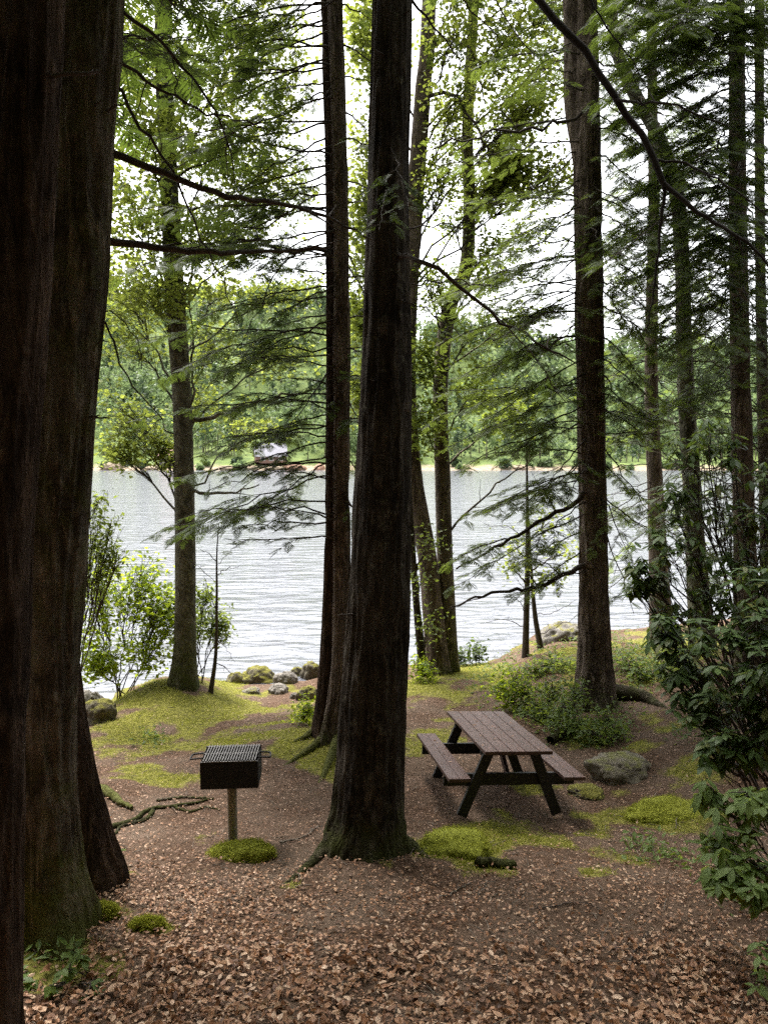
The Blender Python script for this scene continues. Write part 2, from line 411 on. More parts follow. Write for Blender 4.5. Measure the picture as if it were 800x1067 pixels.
m, t, out = nt('far_bank'); v = coords(t)
sx = node(t, 'ShaderNodeSeparateXYZ'); t.links.new(v, sx.inputs[0])
n = noise(t, v, .35, 4)
sand = ramp(t, noise(t, v, .9, 4), [(.3, (.12, .09, .06)), (.6, (.28, .22, .15)), (.8, (.4, .34, .26))])
grass = ramp(t, n, [(.3, (.05, .08, .02)), (.7, (.13, .17, .04))])
hm = ramp(t, math_(t, 'ADD', math_(t, 'MULTIPLY', sx.outputs[2], .3), math_(t, 'SUBTRACT', n, .5)), [(.3, (0, 0, 0)), (.62, (1, 1, 1))])
principled(t, out, mixc(t, hm, sand, grass), .95)
kind(mb.build('hills', m), 'structure')

def far_forest():
    lf = MB(); wd = MB()
    N = 2600
    xs = rng.uniform(-290, 330, N); ys = 268 + rng.random(N) ** 1.25 * 300
    zs = fh(xs, ys)
    for x, y, z in zip(xs, ys, zs):
        if y < 274 and rng.random() < .85: y = U(256.6, 263); z = float(fh(np.array([x]), np.array([y]))[0])
        if abs(x + 37.5) < 9 and y < 275: continue
        if abs(x + 74) < 8 and y < 273: continue
        h = U(10, 19); rr = h * U(.2, .32); con = rng.random() < .3
        if y < 265: h = U(1.2, 3.5); rr = h * U(.5, .8)
        elif y < 275: h *= .7; rr *= .85
        n = 130 if y < 330 else 80
        d = norm(rng.normal(size=(n, 3))); rad = rng.random(n) ** .35
        if con:
            tt = rng.random(n) ** .7; rr *= .75
            pos = np.stack([d[:, 0] * rr * (1.02 - tt) * 1.3, d[:, 1] * rr * (1.02 - tt) * 1.3, h * (.1 + .9 * tt)], -1)
        else:
            lob = 1 + .3 * vnoise(d * 2.2 + x, 4)
            pos = d * (rad * lob)[:, None] * [rr, rr, h * .44] + [0, 0, h * .56]
        pos = pos + [x, y, z]
        nn = norm(rng.normal(size=(n, 3)) + [0, 0, .6]); dd = rng.normal(size=(n, 3))
        s = rng.uniform(.8, 1.7, n) * (1 if y < 330 else 1.35)
        instance(lf, DIA, pos, dd, nn, s, s * .8, 1 if con else 0)
        tube(lf, np.array([[x, y, z - .5], [x + U(-.3, .3), y, z + h * .4]]), [.22, .15], 5, 2)
    return lf
fl = [leafmat('far_leaves_hazed', [(.065, .11, .045), (.10, .15, .06), (.14, .19, .08)], .42, (.21, .28, .11)),  # greens made paler and greyer, distance haze put into the leaf colour
      leafmat('far_needles', [(.03, .055, .03), (.045, .075, .035), (.06, .09, .04)], .25, (.1, .14, .05)), M['bark_far']]
kind(far_forest().build('far_forest', fl), 'stuff')

# ------------------------------------------------------------------ trees
def trunk_pts(spec, y, tops=None):
    """spec rows (px,py,width px[,depth]) from top to bottom -> (points, radii) base to top, run into the ground"""
    pts, rad = [], []
    for r in spec[::-1]:
        d = r[3] if len(r) > 3 else y
        p = P(r[0], r[1], d); pts.append(p); rad.append(r[2] / 2 / F * d)
    pts = np.array(pts); rad = np.array(rad)
    gz = float(g(pts[:1, 0], pts[:1, 1])[0])
    if pts[0][2] < gz: pts[0][2] = gz
    base = pts[0].copy(); base[2] = gz
    pts = np.vstack([base - [0, 0, .35] - (pts[1] - base) * .0, pts]) ; rad = np.concatenate([rad[:1], rad])
    return base, pts, rad

def grow_trunk(par, base, pts, rad, mat, seg=40, n=120, flare=.5, fh_=.35, lobes=5, bumpamp=.05, seed=0, name='trunk'):
    c = catmull(np.hstack([pts, rad[:, None]]), n); P3, R = c[:, :3], np.maximum(c[:, 3], .003)
    ph = seed * 1.7
    def mod(th, p, r):
        h = np.maximum(p[:, 2] - base[2], 0)[:, None]
        lob = .55 + .45 * np.cos(lobes * th[None] + ph + .6 * np.sin(2 * th[None] + ph)) + .25 * np.cos(2 * th[None] + seed)
        a = 1 + flare * np.exp(-h / fh_) * np.maximum(lob, .1)
        q = np.stack([np.cos(th)[None] * r[:, None] * 9 + 0 * h, np.sin(th)[None] * r[:, None] * 9 + 0 * h, p[:, 2][:, None] * 2.2 + 0 * th[None]], -1)
        rid = 1 - 2 * np.abs(vnoise(q * [2.2, 2.2, .8], seed)) 
        return a * (1 + bumpamp * rid + bumpamp * .8 * fbm(q * [.6, .6, .5], 3, seed + 5))
    mb = MB(); tube(mb, P3, R, seg, 0, mod)
    return mb.build(name, mat, par), P3, R

def at_height(P3, py):
    """trunk axis point whose projected row is py"""
    _, yy = proj(P3); k = int(np.argmin(abs(yy - py))); return P3[k]

class Crown:
    def __init__(self): self.pos = []; self.d = []; self.n = []; self.s = []
    def put(self, p, d, n, s): self.pos.append(p); self.d.append(d); self.n.append(n); self.s.append(s)
    def build(self, par, mat, tmpl=None, wr=1.0, name='crown', smooth=False, curl=False):
        if not self.pos: return None
        mb = MB(); s = np.array(self.s)
        instance(mb, tmpl or SPRAY, np.array(self.pos), np.array(self.d), np.array(self.n), s, s * wr, 0, rng.uniform(.3, 1.6, len(s)) if curl else None, smooth)
        return mb.build(name, mat, par)

class Woods(list):
    """every access hands out a fresh builder, so each limb becomes a part of its own"""
    def __getitem__(self, k):
        if isinstance(k, slice): return self
        m_ = MB(); self.append(m_); return m_

def bez(p0, p1, lift, n, wig=.03):
    t_ = np.linspace(0, 1, n)[:, None]
    L = np.linalg.norm(p1 - p0)
    mid = (p0 + p1) / 2 + [0, 0, lift * L]
    c = (1 - t_) ** 2 * p0 + 2 * t_ * (1 - t_) * mid + t_ ** 2 * p1
    c[1:-1] += rng.normal(size=(n - 2, 3)) * wig * L * .35
    return c, L

def bough(wood, cr, p0, p1, lift=.08, r0=.02, dens=1.0, bare=.25, side=.38, spray=.21, live=1.0, gapn=.17, fine=1.0):
    """hemlock bough: tapering axis, side twigs both ways in a flat layer, needle sprays along them"""
    n = 12
    c, L = bez(np.asarray(p0, float), np.asarray(p1, float), lift, n)
    tube(wood, c, np.linspace(r0, .004, n), 6)
    t_ = bare; k = 0
    ax = norm(np.gradient(c, axis=0))
    while t_ < .98:
        t_ += .72 * gapn / L / max(dens, .3) * U(.6, 1.4)
        if t_ >= 1: break
        i = t_ * (n - 1); a = int(i); f = i - a
        p = c[a] * (1 - f) + c[min(a + 1, n - 1)] * f; d = ax[a]
        sgn = 1 if k % 2 else -1; k += 1
        hz = norm(np.array([-d[1], d[0], 0]))
        an = radians(U(38, 65))
        sd = norm(d * cos(an) + hz * sgn * sin(an) + [0, 0, U(-.12, .12)])
        ln = max(.16, side * L * (1.05 - t_) ** .75 * U(.5, 1.15)); ln = min(ln, 1.3)
        m_ = 5; tt = np.linspace(0, 1, m_)[:, None]
        q = p + sd * ln * tt + np.array([0, 0, -1]) * (.16 * ln * tt ** 2) + rng.normal(size=(m_, 3)) * .012 * tt
        tube(wood, q, np.linspace(max(.0045, r0 * .25), .0022, m_), 4, cap=False)
        if rng.random() > live: continue
        u = .2 + U(0, .1); kk = 0
        while u < 1.0:
            ii = u * (m_ - 1); b_ = int(ii); ff = ii - b_
            pp = q[b_] * (1 - ff) + q[min(b_ + 1, m_ - 1)] * ff
            s2 = 1 if kk % 2 else -1; kk += 1
            h2 = norm(np.array([-sd[1], sd[0], 0])); a2 = radians(U(20, 55))
            dd = norm(sd * cos(a2) + h2 * s2 * sin(a2) + [0, 0, U(-.35, .05)])
            cr.put(pp, dd, norm(np.array([U(-.35, .35), U(-.35, .35), 1])), spray * U(.6, 1.3))
            u += .052 / fine / ln * U(.7, 1.4) / max(dens, .45)
        cr.put(q[-1], norm(q[-1] - q[-2]), norm(np.array([U(-.3, .3), U(-.3, .3), 1])), spray * U(.6, 1.1))

def twigline(wood, pts, r0, r1, n=18, seg=6, fork=3, wig=.012):
    """bare wandering branch with a few small dead forks"""
    c = catmull(pts, n); L = np.linalg.norm(c[-1] - c[0]); c[1:-1] += rng.normal(size=(n - 2, 3)) * wig
    tube(wood, c, np.linspace(r0, r1, n), seg)
    for _ in range(fork):
        k = int(U(.25, .9) * n); d = norm(c[min(k + 1, n - 1)] - c[k - 1])
        s = norm(d + rng.normal(size=3) * .8); l = U(.12, .3) * L
        q = c[k] + s * l * np.linspace(0, 1, 6)[:, None] + np.cumsum(rng.normal(size=(6, 3)) * .02 * l, 0)
        q[0] = c[k]
        tube(wood, q, np.linspace(r1 * .9 + .002, .0018, 6), 4, cap=False)
    return c

def leafy(wood, cr, p0, C, rad, tips=14, per=14, size=.075, r0=.025, gap=.10, lift=.1, main=True):
    """broadleaf limb to a cloud of twigs at C with leaves scattered round their ends"""
    C = np.asarray(C, float); rad = np.asarray(rad, float) * np.ones(3)
    n = 10; c, L = bez(np.asarray(p0, float), C, lift, n, .04)
    if main: tube(wood, c, np.linspace(r0, .008, n), 6)
    for _ in range(tips):
        k = int(U(.45, 1) * (n - 1)); e = C + norm(rng.normal(size=3)) * rad * (rng.random() ** .4)
        q, l = bez(c[k], e, U(-.05, .2), 6, .05)
        tube(wood, q, np.linspace(.006, .0025, 6), 4, cap=False)
        for _ in range(per):
            u = U(.45, 1.02) * 5; a = min(int(u), 4)
            p = q[a] + (q[a + 1] - q[a]) * (u - a) + rng.normal(size=3) * gap
            cr.put(p, norm(rng.normal(size=3) * [1, 1, .35] + [0, 0, -.25]), norm(rng.normal(size=3) * .55 + [0, 0, 1]), size * U(.55, 1.3))

def cloud(ws, cr, P3, spec, pyoff=120, **kw):
    """spec rows (px,py,depth,rx px,ry px): limbs from the trunk axis P3 to leaf clouds"""
    for px, py, d, rx, ry in spec:
        C = P(px, py, d); s = d / F
        st = at_height(P3, py + pyoff)
        leafy(ws[0], cr, st, C, (rx * s * 1.35, (rx + ry) * .7 * s, ry * s * 1.3), **{'gap': .17, **kw})

def stubs(par, P3, R, n, py0, py1, mat, l0=.08, l1=.3):
    for _ in range(n):
        i = int(np.argmin(abs(P3[:, 2] - at_height(P3, U(py0, py1))[2]))); a = U(0, 6.283)
        d = norm(np.array([cos(a), sin(a) * .6 - .2, U(-.25, .3)])); l = U(l0, l1); mb = MB()
        c = P3[i] + d * (R[i] * .8 + l * np.linspace(0, 1, 6)[:, None]) + np.cumsum(rng.normal(size=(6, 3)) * .01, 0)
        tube(mb, c, np.linspace(U(.008, .016), .004, 6), 6); mb.build('branch_stub', mat, par)

def finish(par, wood, crown, wmat, lmat, tmpl=None, wr=1.0):
    """wood: list of MBs (one per limb)"""
    for w in list(wood):
        if w.n: w.build('branch', wmat, par)
    crown.build(par, lmat, tmpl, wr)

# --- each tree -------------------------------------------------------------
def mk_tree(name, label, spec, y, mat, group=None, **kw):
    base, pts, rad = trunk_pts(spec, y)
    par = thing(name, base, label, 'tree', group)
    _, P3, R = grow_trunk(par, base, pts, rad, mat, **kw)
    return par, P3, R

def autoboughs(P3, z0, z1, n, lmin, lmax, cr, woods, dens=.7, droop=(-.25, .15), az=(0, 360), r0=.022, nw=4, spray=.3, live=.9, bare=.2, gapn=.2):  # crown boughs mostly above the frame, put in to block overhead light
    for k in range(n):
        z = z0 + (z1 - z0) * (k + U(0, .9)) / n
        i = int(np.argmin(abs(P3[:, 2] - z))); p = P3[i]
        a = radians(U(*az)); l = U(lmin, lmax)
        q = p + np.array([cos(a), sin(a), U(*droop)]) * l
        bough(woods[0], cr, p, q, U(.03, .12), r0, dens, bare, .36, spray, live, gapn)

def sides(P3, d, py0, py1, step, dx, dy, dd, cr, woods, dens=.8, live=.9, both=(-1, 1), skip=.15, r0=.015, spray=.21, bare=.16):
    sy = py0
    while sy < py1:
        for sg in both:
            if rng.random() < skip: continue
            p0 = at_height(P3, sy + U(-8, 8)); px0, py_ = proj(p0)
            bough(woods[0], cr, p0, P(float(px0) + sg * U(*dx), sy + U(*dy), d + U(*dd)), U(.03, .12), r0, dens * U(.7, 1.2), bare, .38, spray, live, .16)
        sy += step * U(.7, 1.3)

# A : big reddish trunk at the frame edge
par, P3, R = mk_tree('hemlock_tree', 'thick dark reddish hemlock trunk cut off by the photo edge, standing nearest the camera', [(40, -1100, 40), (34, -300, 54), (32, 0, 58), (15, 350, 60), (0, 600, 61), (-12, 1000, 64), (-14, 1085, 66)], 3.9, M['bark_red'], None, seg=110, n=420, flare=.25, bumpamp=.085, seed=1)
cr = Crown(); ws = Woods()
twigline(ws[0], [at_height(P3, 78), P(85, 76, 3.75), P(106, 75, 3.6)], .013, .008, 8, 8, 0, .003)
autoboughs(P3, 8.6, 13, 14, 2.2, 4.6, cr, ws[1:], .6, r0=.025, spray=.4)
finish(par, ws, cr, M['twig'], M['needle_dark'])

# B : big grey trunk beside it
par, P3, R = mk_tree('hemlock_tree', 'massive dark lichen-spotted hemlock trunk with mossy flared foot and long bare limbs over the grill', [(110, -1200, 34), (100, -300, 52), (95, 0, 60), (84, 170, 59), (77, 300, 60), (70, 420, 58), (60, 550, 58), (52, 700, 56), (50, 800, 56), (52, 890, 62), (56, 962, 72)], 5.2, M['bark_old'], None, seg=110, n=420, flare=.55, fh_=.22, lobes=4, bumpamp=.08, seed=2)
cr = Crown(); ws = Woods()
B_ = P3
twigline(ws[0], [at_height(P3, 160), P(112, 158, 5.27), P(165, 178, 5.42), (P(225, 200, 5.4)), P(290, 212, 5.7), P(340, 226, 6.0), P(388, 250, 6.3)], .03, .008, 26, 8, 4, .008)
twigline(ws[1], [at_height(P3, 252), P(112, 250, 5.27), P(160, 258, 5.42), P(215, 264, 5.4), P(275, 262, 5.7), P(345, 257, 6.0)], .031, .009, 24, 8, 3, .008)
twigline(ws[2], [at_height(P3, 15), P(128, 15, 5.27), P(165, 42, 5.47), P(190, 68, 5.57), P(225, 118, 5.4), P(238, 150, 5.5), P(245, 192, 5.5)], .016, .004, 18, 6, 4)
twigline(ws[3], [at_height(P3, 85), P(118, 85, 5.27), P(150, 135, 5.37), P(178, 178, 5.47), P(210, 245, 5.57), P(250, 340, 5.5)], .014, .003, 18, 6, 3)
twigline(ws[4], [at_height(P3, 62), P(121, 62, 5.27), P(165, 92, 5.47), P(210, 115, 5.4), P(275, 134, 5.8)], .015, .004, 18, 6, 4)
twigline(ws[5], [at_height(P3, 330), P(108, 338, 5.27), P(125, 375, 5.27), P(155, 425, 5.37), P(182, 452, 5.47)], .010, .003, 16, 6, 3)
twigline(ws[5], [at_height(P3, 350), P(108, 325, 5.27), P(125, 330, 5.27), P(145, 365, 5.37), P(148, 385, 5.37)], .007, .002, 16, 6, 2)
for sy, q in ((-60, P(200, 20, 6)), (-180, P(260, -30, 6.5)), (-40, P(170, -60, 5.8)), (-250, P(330, -60, 7))):
    bough(ws[6], cr, at_height(P3, sy), q, .06, .014, 1, .25, .34, .13)
sides(P3, 6.2, -150, 60, 26, (70, 240), (-20, 60), (-.6, 2.2), cr, ws, .8, .75, (1,), .1, .012, .13)
autoboughs(P3, 9.2, 15, 18, 2.5, 5, cr, ws[7:], .6, r0=.03, spray=.4)
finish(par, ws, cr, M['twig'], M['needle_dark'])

stubs(par, P3, R, 9, 20, 700, M['twig'])
# C : leaning reddish trunk behind B
par, P3, R = mk_tree('hemlock_tree', 'reddish brown leaning trunk emerging from behind the massive mossy trunk near the grill', [(42, -900, 26), (44, 0, 36), (50, 500, 42), (62, 700, 40), (85, 840, 44), (102, 928, 52)], 6.0, M['bark_red'], None, seg=80, n=260, flare=.3, bumpamp=.09, seed=3)
cr = Crown(); ws = Woods()
autoboughs(P3, 9.5, 14, 16, 2, 3.5, cr, ws, .6, az=(60, 330))
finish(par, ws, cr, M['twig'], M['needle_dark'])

# F : central trunk
par, P3, R = mk_tree('hemlock_tree', 'tall near-black trunk with broad flared foot standing between the grill and picnic table', [(425, -1300, 22), (412, -400, 32), (408.5, 0, 37), (405, 150, 39), (403, 250, 42), (401.5, 400, 49), (395, 600, 60), (389, 720, 66), (385, 800, 70), (383, 845, 75), (381, 876, 84)], 6.9, M['bark_dark'], None, seg=120, n=460, flare=.3, fh_=.17, lobes=5, bumpamp=.08, seed=4)
FT = par; FP = P3
stubs(par, P3, R, 14, 0, 720, M['twig'], .05, .22)
cr = Crown(); ws = Woods()
twigline(ws[0], [at_height(P3, 262), P(440, 272, 6.4), P(478, 297, 6.5), P(520, 330, 6.6), P(560, 356, 6.7), P(602, 380, 6.9)], .026, .006, 20, 8, 5)
bough(ws[0], cr, P(500, 315, 6.55), P(590, 420, 7.0), .1, .008, .9, .2, .34, .12)
for a_, q_ in ((300, P(520, 300, 7.4)), (310, P(480, 350, 6.2)), (240, P(500, 240, 7.6))): bough(ws[0], cr, at_height(P3, a_), q_, .1, .009, .7, .3, .34, .12, .8)
bough(ws[1], cr, at_height(P3, 190), P(395, 240, 5.9), .05, .006, 1.2, .5, .4, .13)
bough(ws[1], cr, at_height(P3, 150), P(425, 215, 5.9), .05, .006, 1.2, .5, .4, .13)
ob = MB()   # the big overhanging limb
o = [at_height(P3, -330), P(470, -190, 6.2), P(520, -70, 5.9), P(560, 0, 5.7), P(588, 30, 5.6), P(612, 56, 5.55), P(650, 118, 5.5), P(672, 150, 5.45), P(690, 190, 5.4)]
c = twigline(ob, o, .04, .022, 30, 8, 0, .006)
twigline(ob, [c[-1], P(690, 215, 5.4), P(686, 250, 5.4), P(681, 300, 5.4), P(672, 346, 5.4)], .014, .005, 16, 7, 2, .006)
twigline(ob, [c[-1], P(715, 213, 5.3), P(745, 232, 5.2), P(768, 246, 5.1), P(810, 285, 5.0)], .019, .007, 16, 7, 3, .006)
twigline(ob, [P(641, 103, 5.5), P(665, 107, 5.3), P(695, 108, 5.1), P(760, 132, 4.9)], .012, .004, 14, 6, 4, .006)
twigline(ob, [P(683, 166, 5.45), P(720, 174, 5.3), P(760, 195, 5.1), P(800, 225, 5.0)], .010, .004, 14, 6, 3, .006)
twigline(ob, [P(605, -30, 5.7), P(622, 15, 5.7), P(652, 55, 5.6), P(683, 108, 5.5)], .009, .003, 14, 6, 2, .006)
ob.build('branch', M['limb'], par)
for sy, q in ((-60, P(520, 40, 7.6)), (-100, P(560, 60, 8)), (-20, P(485, 70, 7.2)), (-30, P(300, 30, 6.8)), (-150, P(520, -40, 7.2)), (-250, P(360, -120, 5.6))):
    bough(ws[3], cr, at_height(P3, sy), q, .06, .016, .9, .3, .34, .14, .8)
autoboughs(P3, 9.8, 17, 20, 2.5, 5.2, cr, ws[4:], .6, r0=.03, spray=.4)
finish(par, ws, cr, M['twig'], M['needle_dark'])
mb = MB()
for pl in ([onground(352, 872), onground(335, 890), onground(318, 906), onground(304, 917), onground(290, 926)], [onground(412, 878), onground(430, 885), onground(450, 897)], [onground(395, 885), onground(400, 900)]):
    c = catmull(pl, 14); c[:, 2] = g(c[:, 0], c[:, 1]) + np.linspace(.05, -.03, 14); tube(mb, c, np.linspace(.085, .02, 14), 12)
    mb.build('root', M['bark_dark'], par); mb = MB()

# D : shore tree on the mossy mound
par, P3, R = mk_tree('maple_tree', 'straight pale greenish trunk on the mossy mound by the water behind the bright shrub', [(150, -500, 12), (163, -150, 16), (170, 0, 17), (172, 100, 17), (182, 300, 19), (190, 420, 19), (193, 560, 21), (193, 660, 22), (192, 716, 27)], 14, M['bark_pale'], None, seg=40, n=200, flare=.3, bumpamp=.03, seed=5)
cr = Crown(); ws = Woods()
DP = P3
cloud(ws, cr, P3, [(130, 40, 13.5, 45, 40), (205, 60, 14, 50, 45), (150, 130, 13, 50, 40), (230, 150, 14.5, 55, 45), (135, 210, 13.5, 45, 40)], tips=64, per=26, size=.10, gap=.11)
cloud(ws, cr, P3, [(215, 230, 14, 50, 38), (160, 290, 13.4, 55, 35), (270, 60, 15, 45, 45), (280, 170, 15, 45, 40), (120, 300, 15, 40, 40)], tips=64, per=26, size=.10, gap=.11)
cloud(ws, cr, P3, [(170, -60, 14, 80, 50), (250, -70, 14.5, 70, 50), (120, -90, 13, 60, 50), (190, -200, 14, 90, 60)], tips=50, per=20, size=.12, gap=.1)
cloud(ws, cr, P3, [(235, 300, 15.2, 30, 22), (140, 452, 14.4, 30, 18), (168, 468, 14.2, 18, 14), (118, 470, 14.3, 18, 14), (130, 350, 14.5, 40, 28), (300, 110, 15.5, 40, 50), (310, 200, 15.5, 30, 40), (300, 20, 15.5, 45, 45), (225, 355, 15, 40, 24), (125, 425, 14.5, 28, 24), (300, 370, 15.5, 40, 24), (300, 300, 15.6, 36, 18), (265, 250, 15, 30, 20), (205, 420, 14.8, 40, 24), (270, 440, 15.4, 40, 20)], tips=32, per=15, size=.10, gap=.12, pyoff=80)
twigline(ws[4], [at_height(P3, 441), P(203, 438, 14), P(236, 429, 13.6), P(270, 419, 13.2), P(335, 405, 12.6)], .05, .014, 18, 6, 5, .03)
twigline(ws[5], [at_height(P3, 512), P(205, 512, 13.9), P(236, 513, 13.4), P(270, 505, 13)], .04, .01, 14, 6, 4, .03)
twigline(ws[6], [at_height(P3, 440), P(199, 420, 13.8), P(201, 370, 13.8), P(198, 310, 13.8)], .03, .01, 14, 6, 4, .02)
finish(par, ws, cr, M['bark_pale'], M['broad'], DIA, .8)

stubs(par, P3, R, 12, 150, 660, M['twig'])
# E : twin stemmed hemlock
spec1 = [(345, -700, 9), (341, -200, 12), (342, 0, 14), (346, 200, 13), (347, 400, 14), (346, 560, 15), (342, 680, 16), (336, 768, 20)]
spec2 = [(360, -800, 9), (352, -200, 13), (350, 0, 15), (355, 200, 15), (356, 400, 16), (356, 560, 17), (355, 680, 19), (350, 778, 28)]
base, pts, rad = trunk_pts(spec2, 10.3)
par = thing('hemlock_tree', base, 'twin-stemmed grey-brown hemlock with mossy roots just behind the near-black trunk', 'tree')
_, P3, R = grow_trunk(par, base, pts, rad, M['bark_grey'], seg=60, n=300, flare=.45, fh_=.3, lobes=4, bumpamp=.1, seed=6)
b1, p1, r1 = trunk_pts(spec1, 10.65)
stubs(par, P3, R, 14, 60, 700, M['twig'])
_, E1, _r = grow_trunk(par, b1, p1, r1, M['bark_red'], seg=50, n=280, flare=.25, fh_=.3, lobes=3, bumpamp=.1, seed=7)
for pl in ([(345, 768), (325, 782), (305, 793), (292, 800)], [(352, 776), (345, 790), (338, 806), (330, 820)], [(335, 762), (318, 770), (300, 776)]):
    c = catmull([onground(*q) for q in pl], 14); c[:, 2] = g(c[:, 0], c[:, 1]) + np.linspace(.08, -.03, 14); mb = MB(); tube(mb, c, np.linspace(.075, .02, 14), 10)
    mb.build('root', M['bark_old'], par)
cr = Crown(); ws = Woods()
for k, (sy, q, dn, lv) in enumerate([
    (20, P(235, 70, 10.4), .7, .8), (60, P(220, 120, 10.0), .6, .7), (110, P(400, 150, 10.5), .6, .8), (140, P(250, 200, 10.2), .6, .6), (-60, P(260, 0, 10), .8, .9),
    (-90, P(420, -20, 10.5), .8, .9), (300, P(205, 330, 10.2), .9, .9), (330, P(225, 395, 10.4), 1, .95), (360, P(190, 385, 11.0), .9, .9), (350, P(130, 360, 11.2), .8, .85), (385, P(265, 372, 9.6), .8, .7),
    (412, P(245, 425, 9.8), .9, .8), (395, P(395, 470, 9.8), .8, .9), (440, P(200, 478, 10.2), .7, .75), (470, P(262, 538, 9.8), .6, .6), (550, P(250, 548, 10), 1, 1),
    (500, P(262, 490, 10), .6, .5), (545, P(285, 530, 9.5), .9, 1), (420, P(130, 440, 11.4), .7, .8), (520, P(400, 560, 10), .6, .9), (270, P(400, 340, 9.9), .6, .9), (380, P(300, 455, 9.4), .8, .8), (455, P(232, 494, 9.9), .9, .8), (430, P(250, 462, 10.6), .9, .9), (475, P(215, 512, 10.4), .7, .6)]):
    bough(ws[k % 8], cr, at_height(P3 if k % 3 else E1, sy), q, U(.04, .12), .015, dn, .18, .36, .2, lv, .17)
sides(P3, 10.4, -120, 560, 20, (60, 235), (-15, 70), (-1.4, 1.4), cr, ws, .85, .85, (-1,), .1)
sides(P3, 10.4, -120, 330, 18, (60, 200), (-5, 70), (-1.8, 1.8), cr, ws, .7, .85, (-1,), .1)
sides(P3, 10.4, -120, 560, 40, (25, 60), (-10, 50), (-1.6, 1.4), cr, ws, .8, .85, (1,), .1)
twigline(ws[8], [at_height(E1, 262), P(320, 262, 10.2), P(290, 260, 10), P(255, 250, 9.8), P(225, 262, 9.6)], .03, .01, 16, 6, 4, .02)
twigline(ws[8], [at_height(P3, 270), P(300, 270, 10.2), P(262, 340, 10.1), P(215, 405, 10)], .012, .004, 16, 5, 4, .02)
autoboughs(P3, 13, 20, 20, 1.8, 3.5, cr, ws[9:], .5, r0=.025, spray=.34)
finish(par, ws, cr, M['twig'], M['needle'])

# G, H, thin stem : cluster of shore trees right behind
par, P3, R = mk_tree('birch_tree', 'curving brown trunk leaning behind the near-black trunk at the water edge', [(455, -400, 12), (447, 0, 14), (440, 100, 16), (432, 210, 17), (425, 330, 18), (424, 420, 19), (430, 500, 20), (446, 590, 20), (456, 702, 24)], 16, M['bark_grey'], None, seg=36, n=200, flare=.35, bumpamp=.04, seed=8)
cr = Crown(); ws = Woods()
twigline(ws[0], [at_height(P3, 100), P(467, 98, 15.5), P(495, 131, 15.2), P(515, 158, 15), P(535, 189, 15)], .045, .012, 16, 6, 4, .03)
twigline(ws[1], [at_height(P3, 40), P(484, 47, 15.5), P(498, 74, 15.2), P(505, 108, 15)], .04, .012, 14, 6, 4, .03)
cloud(ws, cr, P3, [(480, 20, 15, 38, 35), (525, 45, 15, 40, 35), (480, 100, 15.5, 35, 30), (390, 60, 16, 30, 40), (375, 150, 16, 18, 40)], tips=60, per=16, size=.095, gap=.13)
cloud(ws, cr, P3, [(575, 20, 15, 40, 35), (570, 75, 15.5, 34, 30), (540, 130, 15.5, 26, 24), (585, 180, 15, 22, 26), (525, 190, 15.6, 20, 20), (500, -50, 15, 70, 40), (590, -40, 15, 60, 40), (560, 110, 14.5, 28, 20), (470, 170, 15.5, 30, 30), (380, 270, 16, 16, 30)], tips=56, per=16, size=.095, gap=.13)
cloud(ws, cr, P3, [(440, -120, 16, 90, 60), (540, -150, 15, 80, 60), (545, 170, 15, 16, 12), (375, 400, 16, 14, 30), (372, 210, 16.3, 14, 40), (375, 20, 16.3, 16, 40), (372, 330, 16.3, 14, 34)], tips=26, per=32, size=.14)
finish(par, ws, cr, M['twig'], M['broad'], DIA, .8)

par, P3, R = mk_tree('birch_tree', 'slender mossy trunk with a crooked top standing close beside the curving brown trunk', [(497, -60, 9), (487, 130, 11), (489, 210, 12), (485, 280, 14), (468, 322, 15), (459, 400, 15), (461, 500, 16), (464, 600, 17), (467, 704, 22)], 16.2, M['bark_far'], None, seg=36, n=200, flare=.35, bumpamp=.03, seed=9)
cr = Crown(); ws = Woods()
cloud(ws, cr, P3, [(465, 220, 16, 30, 28), (505, 200, 16.2, 26, 20), (520, 250, 15.6, 22, 18), (455, 290, 15.8, 22, 25), (500, 290, 16, 25, 18)], tips=34, per=13, size=.09, pyoff=60, gap=.15)
cloud(ws, cr, P3, [(445, 370, 15.5, 22, 26), (500, 400, 15.5, 35, 25), (440, 440, 15.5, 18, 25), (540, 430, 16.5, 35, 22)], tips=24, per=28, size=.115, pyoff=60)
cloud(ws, cr, P3, [(530, 280, 16, 30, 26), (555, 330, 16, 30, 22), (500, 340, 15.6, 30, 24), (445, 300, 16, 18, 30), (560, 235, 16.4, 22, 22), (470, 130, 16.2, 26, 30), (520, 150, 16, 28, 28)], tips=34, per=12, size=.08, pyoff=60, gap=.14)
twigline(ws[2], [at_height(P3, 560), P(500, 520, 15.9), P(540, 490, 15.6), P(575, 465, 15.3)], .03, .008, 14, 6, 5, .03)
finish(par, ws, cr, M['bark_far'], M['broad_dk'], DIA, .8)

par, P3, R = mk_tree('sapling', 'thin dark leaning stem rising close against the near-black trunk by the shore', [(424, 470, 5), (429, 560, 6), (433, 620, 7), (441, 705, 10)], 15.4, M['bark_dark'], None, seg=20, n=60, flare=.3, bumpamp=.03, seed=10)
cr = Crown(); ws = Woods()
cloud(ws, cr, P3, [(436, 600, 15.2, 10, 16), (445, 650, 15.2, 12, 12), (450, 560, 15.2, 14, 14)], tips=10, per=14, size=.09, pyoff=40)
finish(par, ws, cr, M['twig'], M['broad_dk'], DIA, .8)

